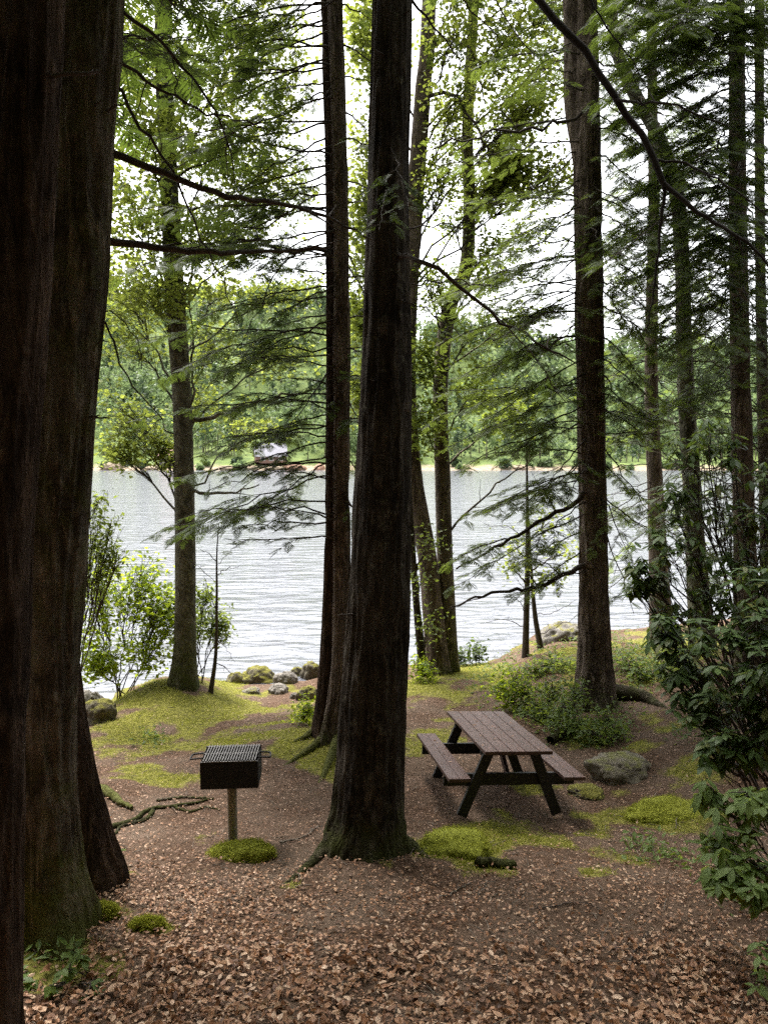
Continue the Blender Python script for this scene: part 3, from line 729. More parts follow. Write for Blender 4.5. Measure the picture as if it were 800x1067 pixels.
# I : saplings between the birches and the big forked trunk
for lab, spec, d, sd in (('thin upright bare sapling on the shore bank beyond the picnic table', [(548, 440, .8), (549, 520, 3), (549, 600, 5.5), (547, 688, 7)], 16.8, 12),
                         ('short crooked sapling leaning away from the thin upright sapling on the bank', [(551, 540, .8), (553, 590, 3), (557, 640, 5), (563, 680, 6)], 17.2, 13)):
    par, P3, R = mk_tree('sapling', lab, spec, d, M['twig'], None, seg=16, n=60, flare=.2, bumpamp=.02, seed=sd)
    cr = Crown(); ws = Woods()
    if sd == 12:
        for a, q in ((535, P(520, 535, 16.5)), (560, P(505, 548, 16)), (600, P(575, 560, 16.6)), (470, P(565, 445, 16.5)), (640, P(525, 615, 16.5)), (655, P(500, 650, 16))):
            twigline(ws[0], [at_height(P3, a), (at_height(P3, a) + q) / 2 + [0, 0, .1], q], .012, .003, 10, 5, 3, .02)
        cloud(ws, cr, P3, [(530, 590, 16.4, 16, 14), (572, 545, 16.6, 16, 16), (575, 600, 16.5, 18, 14)], tips=10, per=12, size=.10, pyoff=20)
    else:
        for a, q in ((600, P(590, 585, 17)), (640, P(600, 625, 17)), (660, P(615, 630, 16.8)), (620, P(535, 600, 17))):
            twigline(ws[0], [at_height(P3, a), (at_height(P3, a) + q) / 2 + [0, 0, -.1], q], .012, .003, 10, 5, 4, .03)
        cloud(ws, cr, P3, [(590, 575, 17, 14, 14), (535, 570, 17, 12, 10)], tips=10, per=11, size=.10, pyoff=20)
    finish(par, ws, cr, M['twig'], M['broad'], DIA, .8)

# J : big forked hemlock by the table
base, pts, rad = trunk_pts([(612, -600, 12), (609, -200, 16), (611, 0, 19), (612, 90, 21), (611, 180, 25), (613, 300, 26), (615, 400, 26), (617, 550, 27), (619, 680, 33), (619, 738, 44)], 12.2)
par = thing('hemlock_tree', base, 'stout furrowed grey-brown hemlock behind the picnic table, its trunk forking high up', 'tree')
_, P3, R = grow_trunk(par, base, pts, rad, M['bark_grey'], seg=70, n=340, flare=.3, fh_=.3, lobes=4, bumpamp=.1, seed=14)
stubs(par, P3, R, 16, 150, 690, M['twig'])
mb = MB(); fk = catmull([at_height(P3, 190), P(605, 150, 12.3), P(598, 100, 12.35), P(596, 0, 12.4), P(585, -200, 12.4), P(580, -600, 12.4)], 80)
tube(mb, fk, np.linspace(.17, .08, 80), 40, 0, lambda th, p, r: 1 + .06 * (1 - 2 * abs(vnoise(np.stack([np.cos(th)[None] * 6 + 0 * p[:, :1], np.sin(th)[None] * 6 + 0 * p[:, :1], p[:, 2:] * 2.2 + 0 * th[None]], -1), 4))))
mb.build('trunk', M['bark_grey'], par)
for pl in ([(635, 728), (655, 728), (675, 731), (695, 738)], [(605, 735), (590, 742), (580, 750)]):
    c = catmull([onground(*q) for q in pl], 14); c[:, 2] = g(c[:, 0], c[:, 1]) + np.linspace(.12, -.02, 14); mb = MB(); tube(mb, c, np.linspace(.16, .03, 14), 12)
    mb.build('root', M['bark_dark'], par)
cr = Crown(); ws = Woods()
twigline(ws[0], [at_height(P3, 505), P(600, 523, 12), P(555, 548, 11.8), P(515, 572, 11.6), P(475, 593, 11.4)], .05, .014, 20, 6, 5, .02)
bough(ws[0], cr, P(530, 562, 11.7), P(472, 585, 11.2), .1, .014, 1, .1, .5, .27)
twigline(ws[1], [at_height(P3, 585), P(600, 593, 12), P(560, 612, 11.8), P(520, 618, 11.6), P(470, 632, 11.4)], .05, .014, 20, 6, 5, .02)
bough(ws[1], cr, P(585, 600, 12), P(550, 580, 11.6), .1, .012, 1.1, .1, .5, .25)
twigline(ws[2], [at_height(P3, 108), P(600, 120, 12), P(560, 130, 11.8), P(520, 137, 11.7), P(450, 156, 11.5)], .03, .01, 20, 6, 4, .03)
for k, (sy, q, dn, lv) in enumerate([
    (260, P(545, 330, 11.5), .7, .8), (300, P(500, 370, 11.5), .8, .9), (330, P(540, 400, 11), 1, .95), (350, P(470, 400, 11.6), .9, .9), (370, P(510, 440, 11.2), 1, .95), (400, P(450, 440, 11.8), .8, .9), (420, P(530, 480, 11), .9, .9),
    (440, P(480, 490, 11.4), .8, .8), (455, P(560, 520, 10.8), .6, .7), (290, P(455, 330, 11.8), .6, .8), (200, P(555, 265, 12), .45, .7), (150, P(550, 200, 12), .35, .6),
    (250, P(690, 320, 11.8), .9, .9), (290, P(680, 370, 11.6), 1, .95), (340, P(690, 420, 11.6), 1, .95), (380, P(670, 450, 11.4), 1, .95), (420, P(700, 480, 11.8), .8, .9), (450, P(680, 545, 11.6), .9, .9), (200, P(680, 230, 11.8), .9, .9),
    (130, P(690, 160, 11.5), .9, .9), (60, P(680, 90, 11.5), .9, .9), (10, P(670, 20, 11.6), .9, .9), (-60, P(690, -20, 11.4), .9, .9), (-100, P(540, -50, 11.6), .7, .9), (500, P(660, 590, 11.4), .8, .8), (230, P(640, 300, 10.5), .8, .9), (480, P(590, 520, 10.8), .5, .6), (525, P(660, 640, 11.5), .5, .6)]):
    bough(ws[3 + k % 7], cr, at_height(P3, sy), q, U(.04, .12), .017, dn, .2, .36, .21, lv, .17)
sides(P3, 11.8, 190, 340, 15, (60, 190), (-5, 60), (-1.5, 2.2), cr, ws, .85, .85, (-1,), .05)
sides(P3, 11.8, 470, 600, 17, (50, 150), (20, 75), (-1.2, .8), cr, ws, .8, .9, (-1,), .1)
sides(P3, 11.8, 310, 500, 17, (60, 165), (0, 70), (-1.2, 1.5), cr, ws, .9, .9, (-1,), .1)
sides(P3, 11.8, -100, 520, 28, (30, 85), (-5, 60), (-1.2, 1.2), cr, ws, .9, .9, (1,), .1)
sides(P3, 11.8, -140, 320, 18, (40, 165), (-15, 60), (-1.2, 1.8), cr, ws, .75, .8, (-1,), .1)
autoboughs(P3, 14, 22, 18, 1.8, 3.5, cr, ws[10:], .5, r0=.025, spray=.36)
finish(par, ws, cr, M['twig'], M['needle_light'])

# K L M N : the row on the right
rowR = [
 ('slim hemlock trunk standing just beside the stout forked one, light sprays on both sides', [(672, -300, 7), (680, 150, 10), (680, 250, 11), (678, 400, 13), (684, 550, 17), (689, 674, 24)], 17, 'bark_grey', 15),
 ('hemlock trunk whose pale top bends over, behind the tall rhododendron', [(618, -200, 9, 15.5), (637, 20, 11, 15.3), (655, 85, 12), (685, 142, 13), (704, 200, 14), (710, 270, 14), (714, 400, 16), (723, 550, 19), (731, 684, 26)], 15, 'bark_pale', 16),
 ('straight hemlock trunk rising out of the dense rhododendron thicket', [(766, -400, 12), (767, 0, 14), (768, 200, 16), (771, 400, 19), (775, 550, 21), (778, 712, 28)], 13, 'bark_grey', 17),
 ('thin hemlock trunk half cut off by the frame beyond the rhododendron thicket', [(790, -300, 8), (791, 200, 9), (794, 400, 11), (798, 550, 13), (801, 700, 18)], 14, 'bark_far', 18)]
for lab, spec, d, bm_, sd in rowR:
    par, P3, R = mk_tree('hemlock_tree', lab, spec, d, M[bm_], 'hemlocks behind the rhododendron', seg=40, n=220, flare=.3, bumpamp=.04, seed=sd)
    del par['group']
    cr = Crown(); ws = Woods()
    x0 = spec[-2][0]; k = 0
    for sy in range(-60 if sd == 15 else 230, 590, 16 if sd < 18 else 28):
        p0 = at_height(P3, sy)
        for sg in ((-1, 1) if sd < 18 else (-1,)):
            if rng.random() < .04: continue
            px0, _ = proj(p0)
            q = P(float(px0) + sg * U(35, 85), sy + U(-10, 65), d + U(-1.6, 1.0))
            bare = sd == 16 and sy < 420
            bough(ws[k % 8], cr, p0, q, U(.03, .1), .015, .7, .25, .32, .22, (.4 if bare else .9), .18); k += 1
    if sd == 17:
        for sy, q in ((225, (700, 330)), (240, (800, 300)), (245, (735, 320)), (260, (690, 360)), (270, (790, 350)), (290, (720, 380)), (310, (810, 390)), (330, (705, 420)), (-80, (640, 20)), (-40, (690, 40)), (0, (660, 70)), (30, (720, 60)), (50, (655, 130)), (80, (720, 120)), (100, (690, 165)), (120, (740, 160)), (140, (700, 215)), (160, (655, 200)), (180, (745, 230)), (60, (790, 100)), (130, (800, 180)), (0, (800, 30)), (-60, (760, -10)), (200, (800, 250)), (-140, (700, -40)), (-150, (800, -60)), (210, (690, 270)), (190, (630, 265)), (-30, (650, 30)), (10, (640, 100)), (45, (700, 10)), (70, (690, 95)), (90, (660, 150)), (110, (770, 120)), (150, (680, 190)), (170, (770, 190)), (35, (745, 60)), (60, (730, 20)), (20, (780, 60)), (130, (720, 185)), (160, (720, 245)), (-20, (735, -10)), (225, (660, 300)), (235, (740, 280)), (90, (810, 140)), (215, (790, 280))):
            bough(ws[8 + k % 2], cr, at_height(P3, sy), P(q[0], q[1] + 8, 10.6 + U(-1.2, 1.2)), U(.04, .1), .018, .92, .2, .38, .2, .95, .16); k += 1
    if sd == 16:
        for sy, q in ((0, (560, 10)), (60, (720, 60)), (100, (740, 130)), (150, (640, 215)), (190, (770, 210)), (220, (660, 260)), (-50, (700, -20))):
            bough(ws[8 + k % 2], cr, at_height(P3, sy), P(q[0], q[1], 13.5 + U(-1, 1)), U(.04, .1), .018, .9, .2, .36, .21, 1, .17); k += 1
    sides(P3, d, 240, 600, 22, (20, 80), (-40, 50), (-1.2, 1.2), cr, ws, .6, .08, (-1, 1), .1, .012)
    sides(P3, d, -80, 330, 26, (25, 85), (-5, 55), (-1.4, 1.2), cr, ws, .75, .9, (-1, 1), .1, .014)
    autoboughs(P3, 13.5, 19, 12, 1.8, 3.3, cr, ws[:4], .5, r0=.025, spray=.36)
    finish(par, ws, cr, M['twig'] if sd != 16 else M['twig_pale'], M['needle_light'] if sd == 15 else M['needle'])

# ------------------------------------------------------------------ shrubs
def shrub(name, label, cat, base, clouds, wmat, lmat, tmpl, wr, size, tips, per, gap, stems=None, whorl=False, r0=.012, group=None):
    par = thing(name, base, label, cat, group)
    cr = Crown(); W = []
    for px, py, d, rx, ry in clouds:
        w = MB(); C = P(px, py, d); s = d / F
        b0 = np.asarray(base) + [U(-.12, .12), U(-.12, .12), -.05]
        if not whorl: leafy(w, cr, b0, C, (rx * s, (rx + ry) / 2 * s, ry * s), tips, per, size, r0, gap, U(-.05, .15))
        else:
            c, L = bez(b0, C, .12, 10, .04); tube(w, c, np.linspace(r0, .006, 10), 6)
            for _ in range(tips):
                e = C + norm(rng.normal(size=3)) * np.array([rx * s, (rx + ry) / 2 * s, ry * s]) * rng.random() ** .4
                q, l = bez(c[int(U(5, 9.9))], e, U(-.15, .1), 6, .05); tube(w, q, np.linspace(.006, .003, 6), 5, cap=False)
                dirn = norm(q[-1] - q[-2] + [0, 0, .3]); a0 = U(0, 6.28); hz = norm(np.cross(dirn, [.3, .2, 1])); h2 = np.cross(dirn, hz)
                nl = int(U(max(4, per - 2), per + 2)); up = U(-.75, .35)
                for i_ in range(nl):
                    a = a0 + 2 * pi * i_ / nl + U(-.3, .3); rd = hz * cos(a) + h2 * sin(a)
                    dd = norm(rd + dirn * (up + U(-.25, .25)) + [0, 0, -.25])
                    cr.put(q[-1] - dirn * U(0, .05), dd, norm(np.array([U(-.25, .25), U(-.25, .25), 1.0]) + .5 * dirn), size * U(.65, 1.2))
        W.append(w)
    for w in W: w.build('stem', wmat, par)
    cr.build(par, lmat, tmpl, wr, 'foliage', True, True)
    return par

shrub('shrub', 'bright green multi-stemmed shrub at the foot of the pale shore trunk', 'shrub', gp(128, 14.3), [(100, 640, 14.2, 34, 42), (135, 620, 14.3, 38, 38), (165, 635, 14.4, 32, 40), (115, 680, 14.1, 38, 26), (158, 675, 14.2, 32, 26), (182, 650, 14.5, 20, 30), (148, 590, 14.5, 25, 20), (100, 600, 14.4, 22, 22), (175, 620, 14.6, 22, 24), (95, 690, 14, 16, 18)],
      M['twig'], M['shrubleaf'], DIA, .62, .11, 34, 12, .12)
shrub('shrub', 'small olive shrub with thin bare stems on the water side of the pale shore trunk', 'shrub', gp(208, 14.6), [(222, 640, 14.6, 18, 22), (232, 655, 14.6, 14, 18), (215, 615, 14.8, 14, 14), (205, 650, 14.9, 14, 20)], M['twig'], M['broad_dk'], DIA, .5, .10, 20, 18, .08)
par, P3, R = mk_tree('sapling', 'thin bare dark sapling stem beside the olive shrub at the shore', [(228, 545, .8), (226, 580, 1.6), (226, 620, 2.6), (225, 680, 3.6), (220, 722, 5)], 14.1, M['twig'], None, seg=16, n=50, flare=.2, bumpamp=.02, seed=31)
ws = Woods(); cr = Crown()
bough(ws[0], cr, at_height(P3, 590), P(262, 560, 13.6), .1, .006, .8, .2, .4, .16, .8)
bough(ws[0], cr, at_height(P3, 610), P(190, 580, 13.6), .1, .006, .8, .2, .4, .16, .8)
for a, q in ((600, P(250, 590, 14)), (640, P(212, 600, 14)), (665, P(245, 690, 13.8)), (690, P(255, 712, 13.6)), (585, P(205, 570, 14))):
    twigline(ws[0], [at_height(P3, a), (at_height(P3, a) + q) / 2 + [0, 0, .06], q], .010, .003, 8, 5, 2, .02)
finish(par, ws, cr, M['twig'], M['needle'])
shrub('tall_shrub', 'tall dark-leaved bush peeping out from behind the massive mossy trunk, over the water', 'shrub', gp(72, 12.5), [(104, 520, 12.2, 12, 16), (115, 545, 12.2, 18, 16), (110, 570, 12.2, 20, 16), (122, 575, 12.1, 14, 12), (98, 555, 12.3, 14, 30)], M['twig'], M['broad_dk'], DIA, .55, .10, 14, 12, .07)

# rhododendron on the right, near
RH = dict(wmat=M['twig'], lmat=M['rhodo'], tmpl=LONG, whorl=True)
shrub('rhododendron', 'tall glossy rhododendron in front of the hemlock row, reaching highest of the rhododendrons', 'shrub', gp(790, 8.6), [(700, 640, 8.2, 26, 20), (735, 630, 8.1, 30, 24), (775, 640, 8.0, 30, 26), (660, 610, 8.3, 16, 12), (800, 580, 8, 20, 30), (715, 470, 8.4, 22, 26), (740, 455, 8.3, 26, 28), (770, 480, 8.2, 30, 26), (700, 520, 8.4, 24, 24), (735, 520, 8.2, 28, 26), (775, 540, 8, 30, 28), (680, 565, 8.3, 24, 20), (720, 575, 8.1, 28, 24), (765, 590, 8, 30, 26), (800, 510, 8, 20, 40), (672, 590, 8.2, 18, 14), (690, 605, 8.2, 22, 14)],
      wr=.34, size=.155, tips=13, per=7, gap=0, r0=.02, **RH)
shrub('rhododendron', 'broad drooping rhododendron mass leaning over the mossy boulder beyond the table', 'shrub', gp(835, 6.0), [(745, 665, 6.2, 34, 30), (785, 650, 6.0, 34, 34), (710, 690, 6.4, 26, 22), (765, 710, 5.9, 38, 30), (730, 735, 6.1, 30, 22), (795, 740, 5.8, 30, 34), (775, 775, 5.7, 34, 26), (715, 715, 6.3, 30, 20), (690, 655, 6.5, 18, 18), (745, 780, 5.8, 24, 20), (790, 610, 6.2, 34, 26), (800, 690, 5.7, 26, 40)],
      wr=.36, size=.125, tips=23, per=8, gap=0, r0=.018, **RH)
shrub('rhododendron', 'low spreading rhododendron with pale green leaves over the leaf litter beside the slope', 'shrub', gp(860, 4.9), [(765, 850, 5.0, 30, 22), (795, 840, 4.8, 28, 26), (748, 880, 5.0, 24, 22), (780, 895, 4.7, 30, 26), (755, 915, 4.7, 22, 18), (800, 930, 4.5, 20, 18), (740, 820, 5.2, 18, 16), (775, 825, 5.1, 26, 14)],
      wr=.38, size=.135, tips=9, per=7, gap=0, r0=.012, **{**RH, 'lmat': M['under']})
shrub('seedling', 'small pointed-leaf seedling at the corner of the leaf litter under the low rhododendron', 'plant', gp(812, 4.3), [(788, 1000, 4.2, 10, 12), (798, 980, 4.25, 8, 10), (790, 1022, 4.15, 6, 6)], M['twig'], M['under'], LONG, .4, .10, 2, 5, 0, whorl=True, r0=.006)
shrub('seedling', 'pale green seedling growing in the litter in front of the massive mossy foot', 'plant', gp(75, 4.55), [(72, 1010, 4.5, 14, 10), (95, 1025, 4.45, 14, 8), (60, 1028, 4.4, 12, 8), (82, 995, 4.6, 8, 6)], M['twig'], M['under'], LEAF, .7, .07, 3, 4, 0, whorl=True, r0=.004)
shrub('seedling', 'dark glossy seedling tucked between the two thick near trunks', 'plant', gp(24, 4.7), [(22, 1008, 4.6, 8, 12), (26, 1022, 4.5, 6, 8)], M['twig'], M['under'], LEAF, .6, .09, 2, 4, 0, whorl=True, r0=.004)
shrub('seedling', 'tiny yellow-green plant sprouting beside the foot of the leaning reddish trunk', 'plant', gp(122, 6.1), [(122, 890, 6.1, 7, 7), (118, 900, 6.05, 6, 5)], M['twig'], M['shrubleaf'], LEAF, .6, .06, 4, 5, 0, whorl=True, r0=.004)
# undergrowth behind the table: separate low bushes
for k, (bx, d, lab, cl, lm, sz) in enumerate([
    (530, 12.4, 'pale green low bush nearest the path beyond the table top', [(522, 715, 12.2, 16, 12), (540, 705, 12.4, 16, 12), (530, 725, 12, 16, 8)], 'shrubleaf', .085),
    (560, 11.8, 'dense leafy low bush directly behind the picnic table top', [(552, 738, 11.6, 14, 8), (577, 716, 11.8, 12, 16), (566, 748, 11.3, 14, 7), (543, 716, 12, 10, 14)], 'broad_dk', .085),
    (595, 11.2, 'mixed low bush between the table and the foot of the forked hemlock', [(588, 742, 11, 10, 12), (602, 760, 10.8, 10, 6), (580, 763, 10.7, 12, 6), (598, 722, 11.4, 8, 16)], 'under', .075),
    (580, 14.8, 'ferny bush on the rise near the saplings', [(575, 690, 14.6, 22, 10), (595, 700, 14.2, 18, 10), (560, 698, 14.4, 16, 8)], 'broad_dk', .1),
    (640, 10.8, 'small dark bush in front of the forked hemlock root', [(630, 748, 10.7, 8, 8), (613, 765, 10.5, 12, 6), (640, 768, 10.4, 10, 4)], 'under', .07),
    (680, 13.5, 'loose green bush beyond the forked hemlock root', [(665, 700, 13.3, 20, 12), (690, 695, 13.5, 20, 12), (710, 705, 13, 18, 14), (650, 690, 14, 14, 10)], 'under', .1),
    (490, 17.2, 'rounded dark green bush at the waterline beyond the path', [(478, 683, 17.2, 10, 9), (497, 678, 17.3, 9, 8)], 'needle', .12),
    (438, 14.8, 'small yellow-green bush at the foot of the curving brown trunk', [(436, 692, 14.8, 12, 10), (445, 700, 14.6, 12, 8)], 'shrubleaf', .085),
    (317, 11.5, 'tuft of green weeds by the mossy roots of the twin-stemmed hemlock', [(315, 745, 11.4, 10, 7), (322, 738, 11.5, 8, 6)], 'shrubleaf', .07)]):
    shrub('low_bush', lab, 'bush', gp(bx, d), cl, M['twig'], M[lm], DIA, .55, sz, 20, 11, .11, r0=.006)

# ------------------------------------------------------------------ rocks
def rockmat(name, a, b_, moss=.5, mc=(.15, .14, .028)):
    m, t, out = nt(name); v = coords(t)
    n = noise(t, v, 7, 6, .65); col = ramp(t, n, [(.3, a), (.7, b_)])
    ge = node(t, 'ShaderNodeNewGeometry'); sx = node(t, 'ShaderNodeSeparateXYZ'); t.links.new(ge.outputs['Normal'], sx.inputs[0])
    k = math_(t, 'ADD', math_(t, 'MULTIPLY', sx.outputs[2], .5), math_(t, 'SUBTRACT', noise(t, v, 4, 5, .6), 1.0 - moss))
    mcn = ramp(t, noise(t, v, 40, 5, .7), [(.25, tuple(c * .45 for c in mc)), (.55, mc), (.8, tuple(c * 1.7 for c in mc))])
    principled(t, out, mixc(t, ramp(t, k, [(.3, (0, 0, 0)), (.5, (1, 1, 1))]), col, mcn), .92, math_(t, 'ADD', n, noise(t, v, 55, 4, .7)), .8, .025, .2)
    return m
M['rock'] = rockmat('shore_rock', (.10, .09, .08), (.26, .24, .215), .45)
M['rock_bare'] = rockmat('bare_grey_rock', (.10, .09, .08), (.25, .225, .195), .2)
M['rock_moss'] = rockmat('mossy_rock', (.07, .06, .045), (.19, .165, .125), .62)
M['rock_green'] = rockmat('green_moss_mound', (.10, .10, .02), (.15, .15, .03), 1.35, (.22, .235, .03))
M['rock_stone'] = rockmat('lichened_boulder', (.10, .085, .065), (.24, .21, .165), .42, (.15, .15, .04))
import bmesh
_bm = bmesh.new(); bmesh.ops.create_icosphere(_bm, subdivisions=5, radius=1)
ICO = np.array([v.co[:] for v in _bm.verts]); ICOF = np.array([[v.index for v in f.verts] for f in _bm.faces]); _bm.free()
def rock(label, px, py, wpx, hpx, y, mat, name='boulder', seed=0, deep=.8, sink=.3, amp=.22, cat='rock', rough=1.0, z=None, flat=None):
    base = gp(px, y) if z is None else np.array([(px - CX) / F * y, y, z])
    s = (y * CP - (base[2] - CAMZ) * SP) / F; w, h = wpx * s / 2, hpx * s
    d = ICO; r = 1 + amp * fbm(d * 1.3 + seed * 7.1, 4, seed) + .05 * rough * fbm(d * 6 + seed, 3, seed + 2)
    V = d * r[:, None]
    V[:, 2] = np.where(V[:, 2] > 0, np.abs(V[:, 2]) ** .85, V[:, 2])
    if flat: V[:, 2] = np.where(V[:, 2] > flat, flat + (V[:, 2] - flat) * .35, V[:, 2])
    V = V * [w, w * deep, h * (1 / (1 + .0))] ; V[:, 2] -= h * sink * .3
    mb = MB(); mb.add(V + base, ICOF, 0, True)
    ob_ = tag(mb.build(name, mat, None, base), label, cat)
    if mat is M['rock_green']:
        A = (V + base)[ICOF]; c = A.mean(1); nn = norm(np.cross(A[:, 1] - A[:, 0], A[:, 2] - A[:, 0])); ok = nn[:, 2] > .15; c, nn = c[ok], nn[ok]
        k = rng.integers(0, len(c), 7000); bary = rng.normal(size=(7000, 3)) * .012
        mf = MB(); sz = rng.uniform(.008, .024, 7000)
        instance(mf, FUZZ, c[k] + bary - nn[k] * .004, norm(nn[k] + rng.normal(size=(7000, 3)) * .55), norm(rng.normal(size=(7000, 3))), sz, .007, 0)
        kind(mf.build('moss', M['fuzz'], ob_), 'stuff')
    return ob_
FUZZ = (np.array([(0, -.5, 0), (0, .5, 0), (.6, .25, 0.02), (1, 0, -.15), (.6, -.25, .02)]), [np.array([[0, 1, 2, 4]]), np.array([[4, 2, 3]])])
M['fuzz'] = leafmat('moss_fuzz', [(.14, .155, .018), (.22, .24, .026), (.31, .315, .05), (.19, .22, .026)], .4, (.46, .46, .06), .8, .1)
rock('flat-topped mossy boulder between the picnic table and the rhododendron', 643, 804, 62, 25, 9.5, M['rock_stone'], seed=3, sink=.2, flat=.62, amp=.26)
rock('yellow-green mossy mound in the clearing in front of the flat-topped boulder', 693, 848, 85, 19, 8.1, M['rock_green'], 'mossy_rock', 4, .6, .5, .2)
rock('low smooth bright moss cushion at the foot of the grill post', 252, 890, 72, 17, 6.65, M['rock_green'], 'mossy_rock', 5, .5, .2, .12)
rock('large mossy mound against the near-black trunk on its table side', 474, 884, 82, 20, 6.8, M['rock_green'], 'mossy_rock', 6, .8, .5, .25)
rock('tiny moss hump trailing from the massive mossy foot', 155, 965, 36, 10, 5.25, M['rock_green'], 'mossy_rock', 7, .4, .4, .2)
rock('small moss hump hugging the foot of the massive trunk', 108, 947, 34, 16, 5.45, M['rock_green'], 'mossy_rock', 8, .5, .4, .2)
rock('grey angular boulder at the water edge beside the leaning trunk', 95, 738, 30, 26, 14.2, M['rock_bare'], seed=9)
rock('mossy boulder in front of the grey angular one by the mound', 102, 764, 40, 24, 12.3, M['rock_moss'], seed=10)
for k, (lab, a) in enumerate([('long mossy shore boulder, largest of the rocks behind the grill', (268, 713, 38, 17, 16.2)), ('small mossy shore rock at the end of the row near the sapling', (246, 711, 20, 13, 16.1)),
        ('pale rounded shore stone in the middle of the row', (298, 716, 24, 12, 15.9)), ('green mossy shore rock close to the twin-stemmed hemlock', (325, 711, 22, 18, 16.4)), ('broken grey stone lying on the bank below the pale shore stone', (290, 725, 22, 9, 15.2)), ('dark mossy rock at the bank beside the twin stems', (320, 727, 24, 15, 14.6)),
        ('low mossy stone at the waterline between two shore boulders', (310, 712, 18, 11, 16.6)), ('flat wet stone on the brown bank behind the grill', (262, 727, 20, 6, 15.0)), ('small pale pebble-like stone beside the broken grey stone', (306, 728, 9, 6, 14.7))]):
    rock(lab, *a, M['rock_moss'] if 'moss' in lab else M['rock_bare'] if 'pale' in lab or 'grey' in lab else M['rock'], seed=20 + k)
rock('low brown boulder on the rise between the saplings and the forked hemlock', 588, 668, 50, 22, 18.0, M['rock'], seed=33)
rock('small mossy stone beside the table leg toward the boulder', 612, 826, 40, 10, 8.9, M['rock_moss'], 'mossy_rock', seed=35)
# far-bank rocks
M['rock_tan'] = rockmat('tan_rock', (.16, .12, .085), (.34, .27, .19), .0)
M['rock_red'] = rockmat('reddish_rock', (.19, .11, .075), (.36, .22, .15), .0)
for k, (lab, px, w_, h_, mm) in enumerate([('brown humped rock on the far bank seen beside the massive trunk', 118, 24, 10, 'rock_tan'), ('reddish boulder on the far bank beside the twin-stemmed trunk', 333, 13, 9, 'rock_red'), ('broad terracotta rock on the far bank next to the cabin', 308, 24, 9, 'rock_red'), ('small tan rock on the far bank below the cabin', 262, 16, 5, 'rock_tan'),
      ('pale tan rock on the far bank between cabin and boathouse', 238, 18, 5, 'rock_tan'), ('tan rock on the far bank below the red-roofed house', 200 - 40, 18, 5, 'rock_tan'), ('long low tan rock on the far bank under the cabin porch', 288, 26, 4, 'rock_tan'), ('pale far-bank rock seen between the birches and the forked trunk', 545, 22, 5, 'rock_tan')]):
    x = (px - CX) / F * 258.5
    rock(lab, px, 0, w_, h_ * .7, 258.5, M[mm], seed=40 + k, z=float(fh(np.array([x]), np.array([258.5]))[0]))

# ------------------------------------------------------------------ far houses
def house(name, label, px, y, w, d, h, rh, wall, roofm, rz, shed=False):
    x = (px - CX) / F * y; z = float(fh(np.array([x]), np.array([y]))[0]) - .2
    base = np.array([x, y, z]); par = thing(name, base, label, 'house')
    cr_, sr = cos(rz), sin(rz); Rm = np.array([[cr_, -sr, 0], [sr, cr_, 0], [0, 0, 1]])
    def W(v): return np.asarray(v, float) @ Rm.T + base
    mb = MB(); a, b = w / 2, d / 2
    v = [(-a, -b, 0), (a, -b, 0), (a, b, 0), (-a, b, 0), (-a, -b, h), (a, -b, h), (a, b, h), (-a, b, h), (-a, 0, h + rh), (a, 0, h + rh)]
    mb.add(W(v), np.array([[0, 1, 5, 4], [1, 2, 6, 5], [2, 3, 7, 6], [3, 0, 4, 7]]), 0, False); mb.f.append((np.array([[4, 7, 8], [5, 9, 6]]) , 0, False))
    mb.build('wall', wall, par)
    mb = MB(); o = .5; th = .18
    for sg in (-1, 1):
        e = [(-a - o, sg * (b + o), h - o * rh / b), (a + o, sg * (b + o), h - o * rh / b), (a + o, 0, h + rh), (-a - o, 0, h + rh)]
        e = np.array(e); vv = np.vstack([e + [0, 0, .03], e + [0, 0, th]])
        mb.add(W(vv), np.array([[0, 1, 2, 3], [4, 5, 6, 7], [0, 1, 5, 4], [1, 2, 6, 5], [2, 3, 7, 6], [3, 0, 4, 7]]), 0, False)
    rf = mb.build('roof', roofm, par)
    ch = MB(); box(ch, W((a * .5, b * .3, h + rh)), (.8, .8, 1.8), Rm); ch.build('chimney', M['rock_tan'], rf)
    for wx_ in (-.55, .0, .6):
        fr = MB(); box(fr, W((wx_ * a, -b - .03, h * .55)), (w * .15, .1, h * .5), Rm); f_ = fr.build('window', M['white'], par)
        pn = MB(); box(pn, W((wx_ * a, -b - .09, h * .55)), (w * .11, .06, h * .38), Rm); pn.build('pane', M['glass'], f_)
    dr = MB(); box(dr, W((.3 * a, -b - .05, 1.0)), (.95, .08, 2.0), Rm); dr.build('door', M['darkwood'], par)
    return par
M['white'] = plain('white_paint', (.42, .41, .39), .5, .1); M['glass'] = plain('dark_glass', (.02, .025, .03), .1, .1, spec=.6)
M['darkwood'] = plain('dark_timber', (.07, .05, .04), .7, .2)
M['wall_red'] = plain('red_brown_boards', (.17, .105, .08), .8, .2, 3); M['wall_grey'] = plain('grey_boards', (.2, .19, .18), .8, .2, 3)
M['roof_grey'] = plain('pale_grey_roof', (.22, .215, .24), .6, .15, 2); M['roof_red'] = plain('faded_red_roof', (.30, .17, .14), .7, .2, 2)
house('cabin', 'red-brown lakeside cabin with a pale grey roof on the far shore', 282, 266, 10.8, 7.5, 2.8, 4.2, M['wall_red'], M['roof_grey'], radians(14))
house('boathouse', 'grey lakeside house with faded red roof, half hidden behind the pale shore trunk', 181, 264, 8, 6, 3.2, 3.0, M['wall_grey'], M['roof_red'], radians(-20))

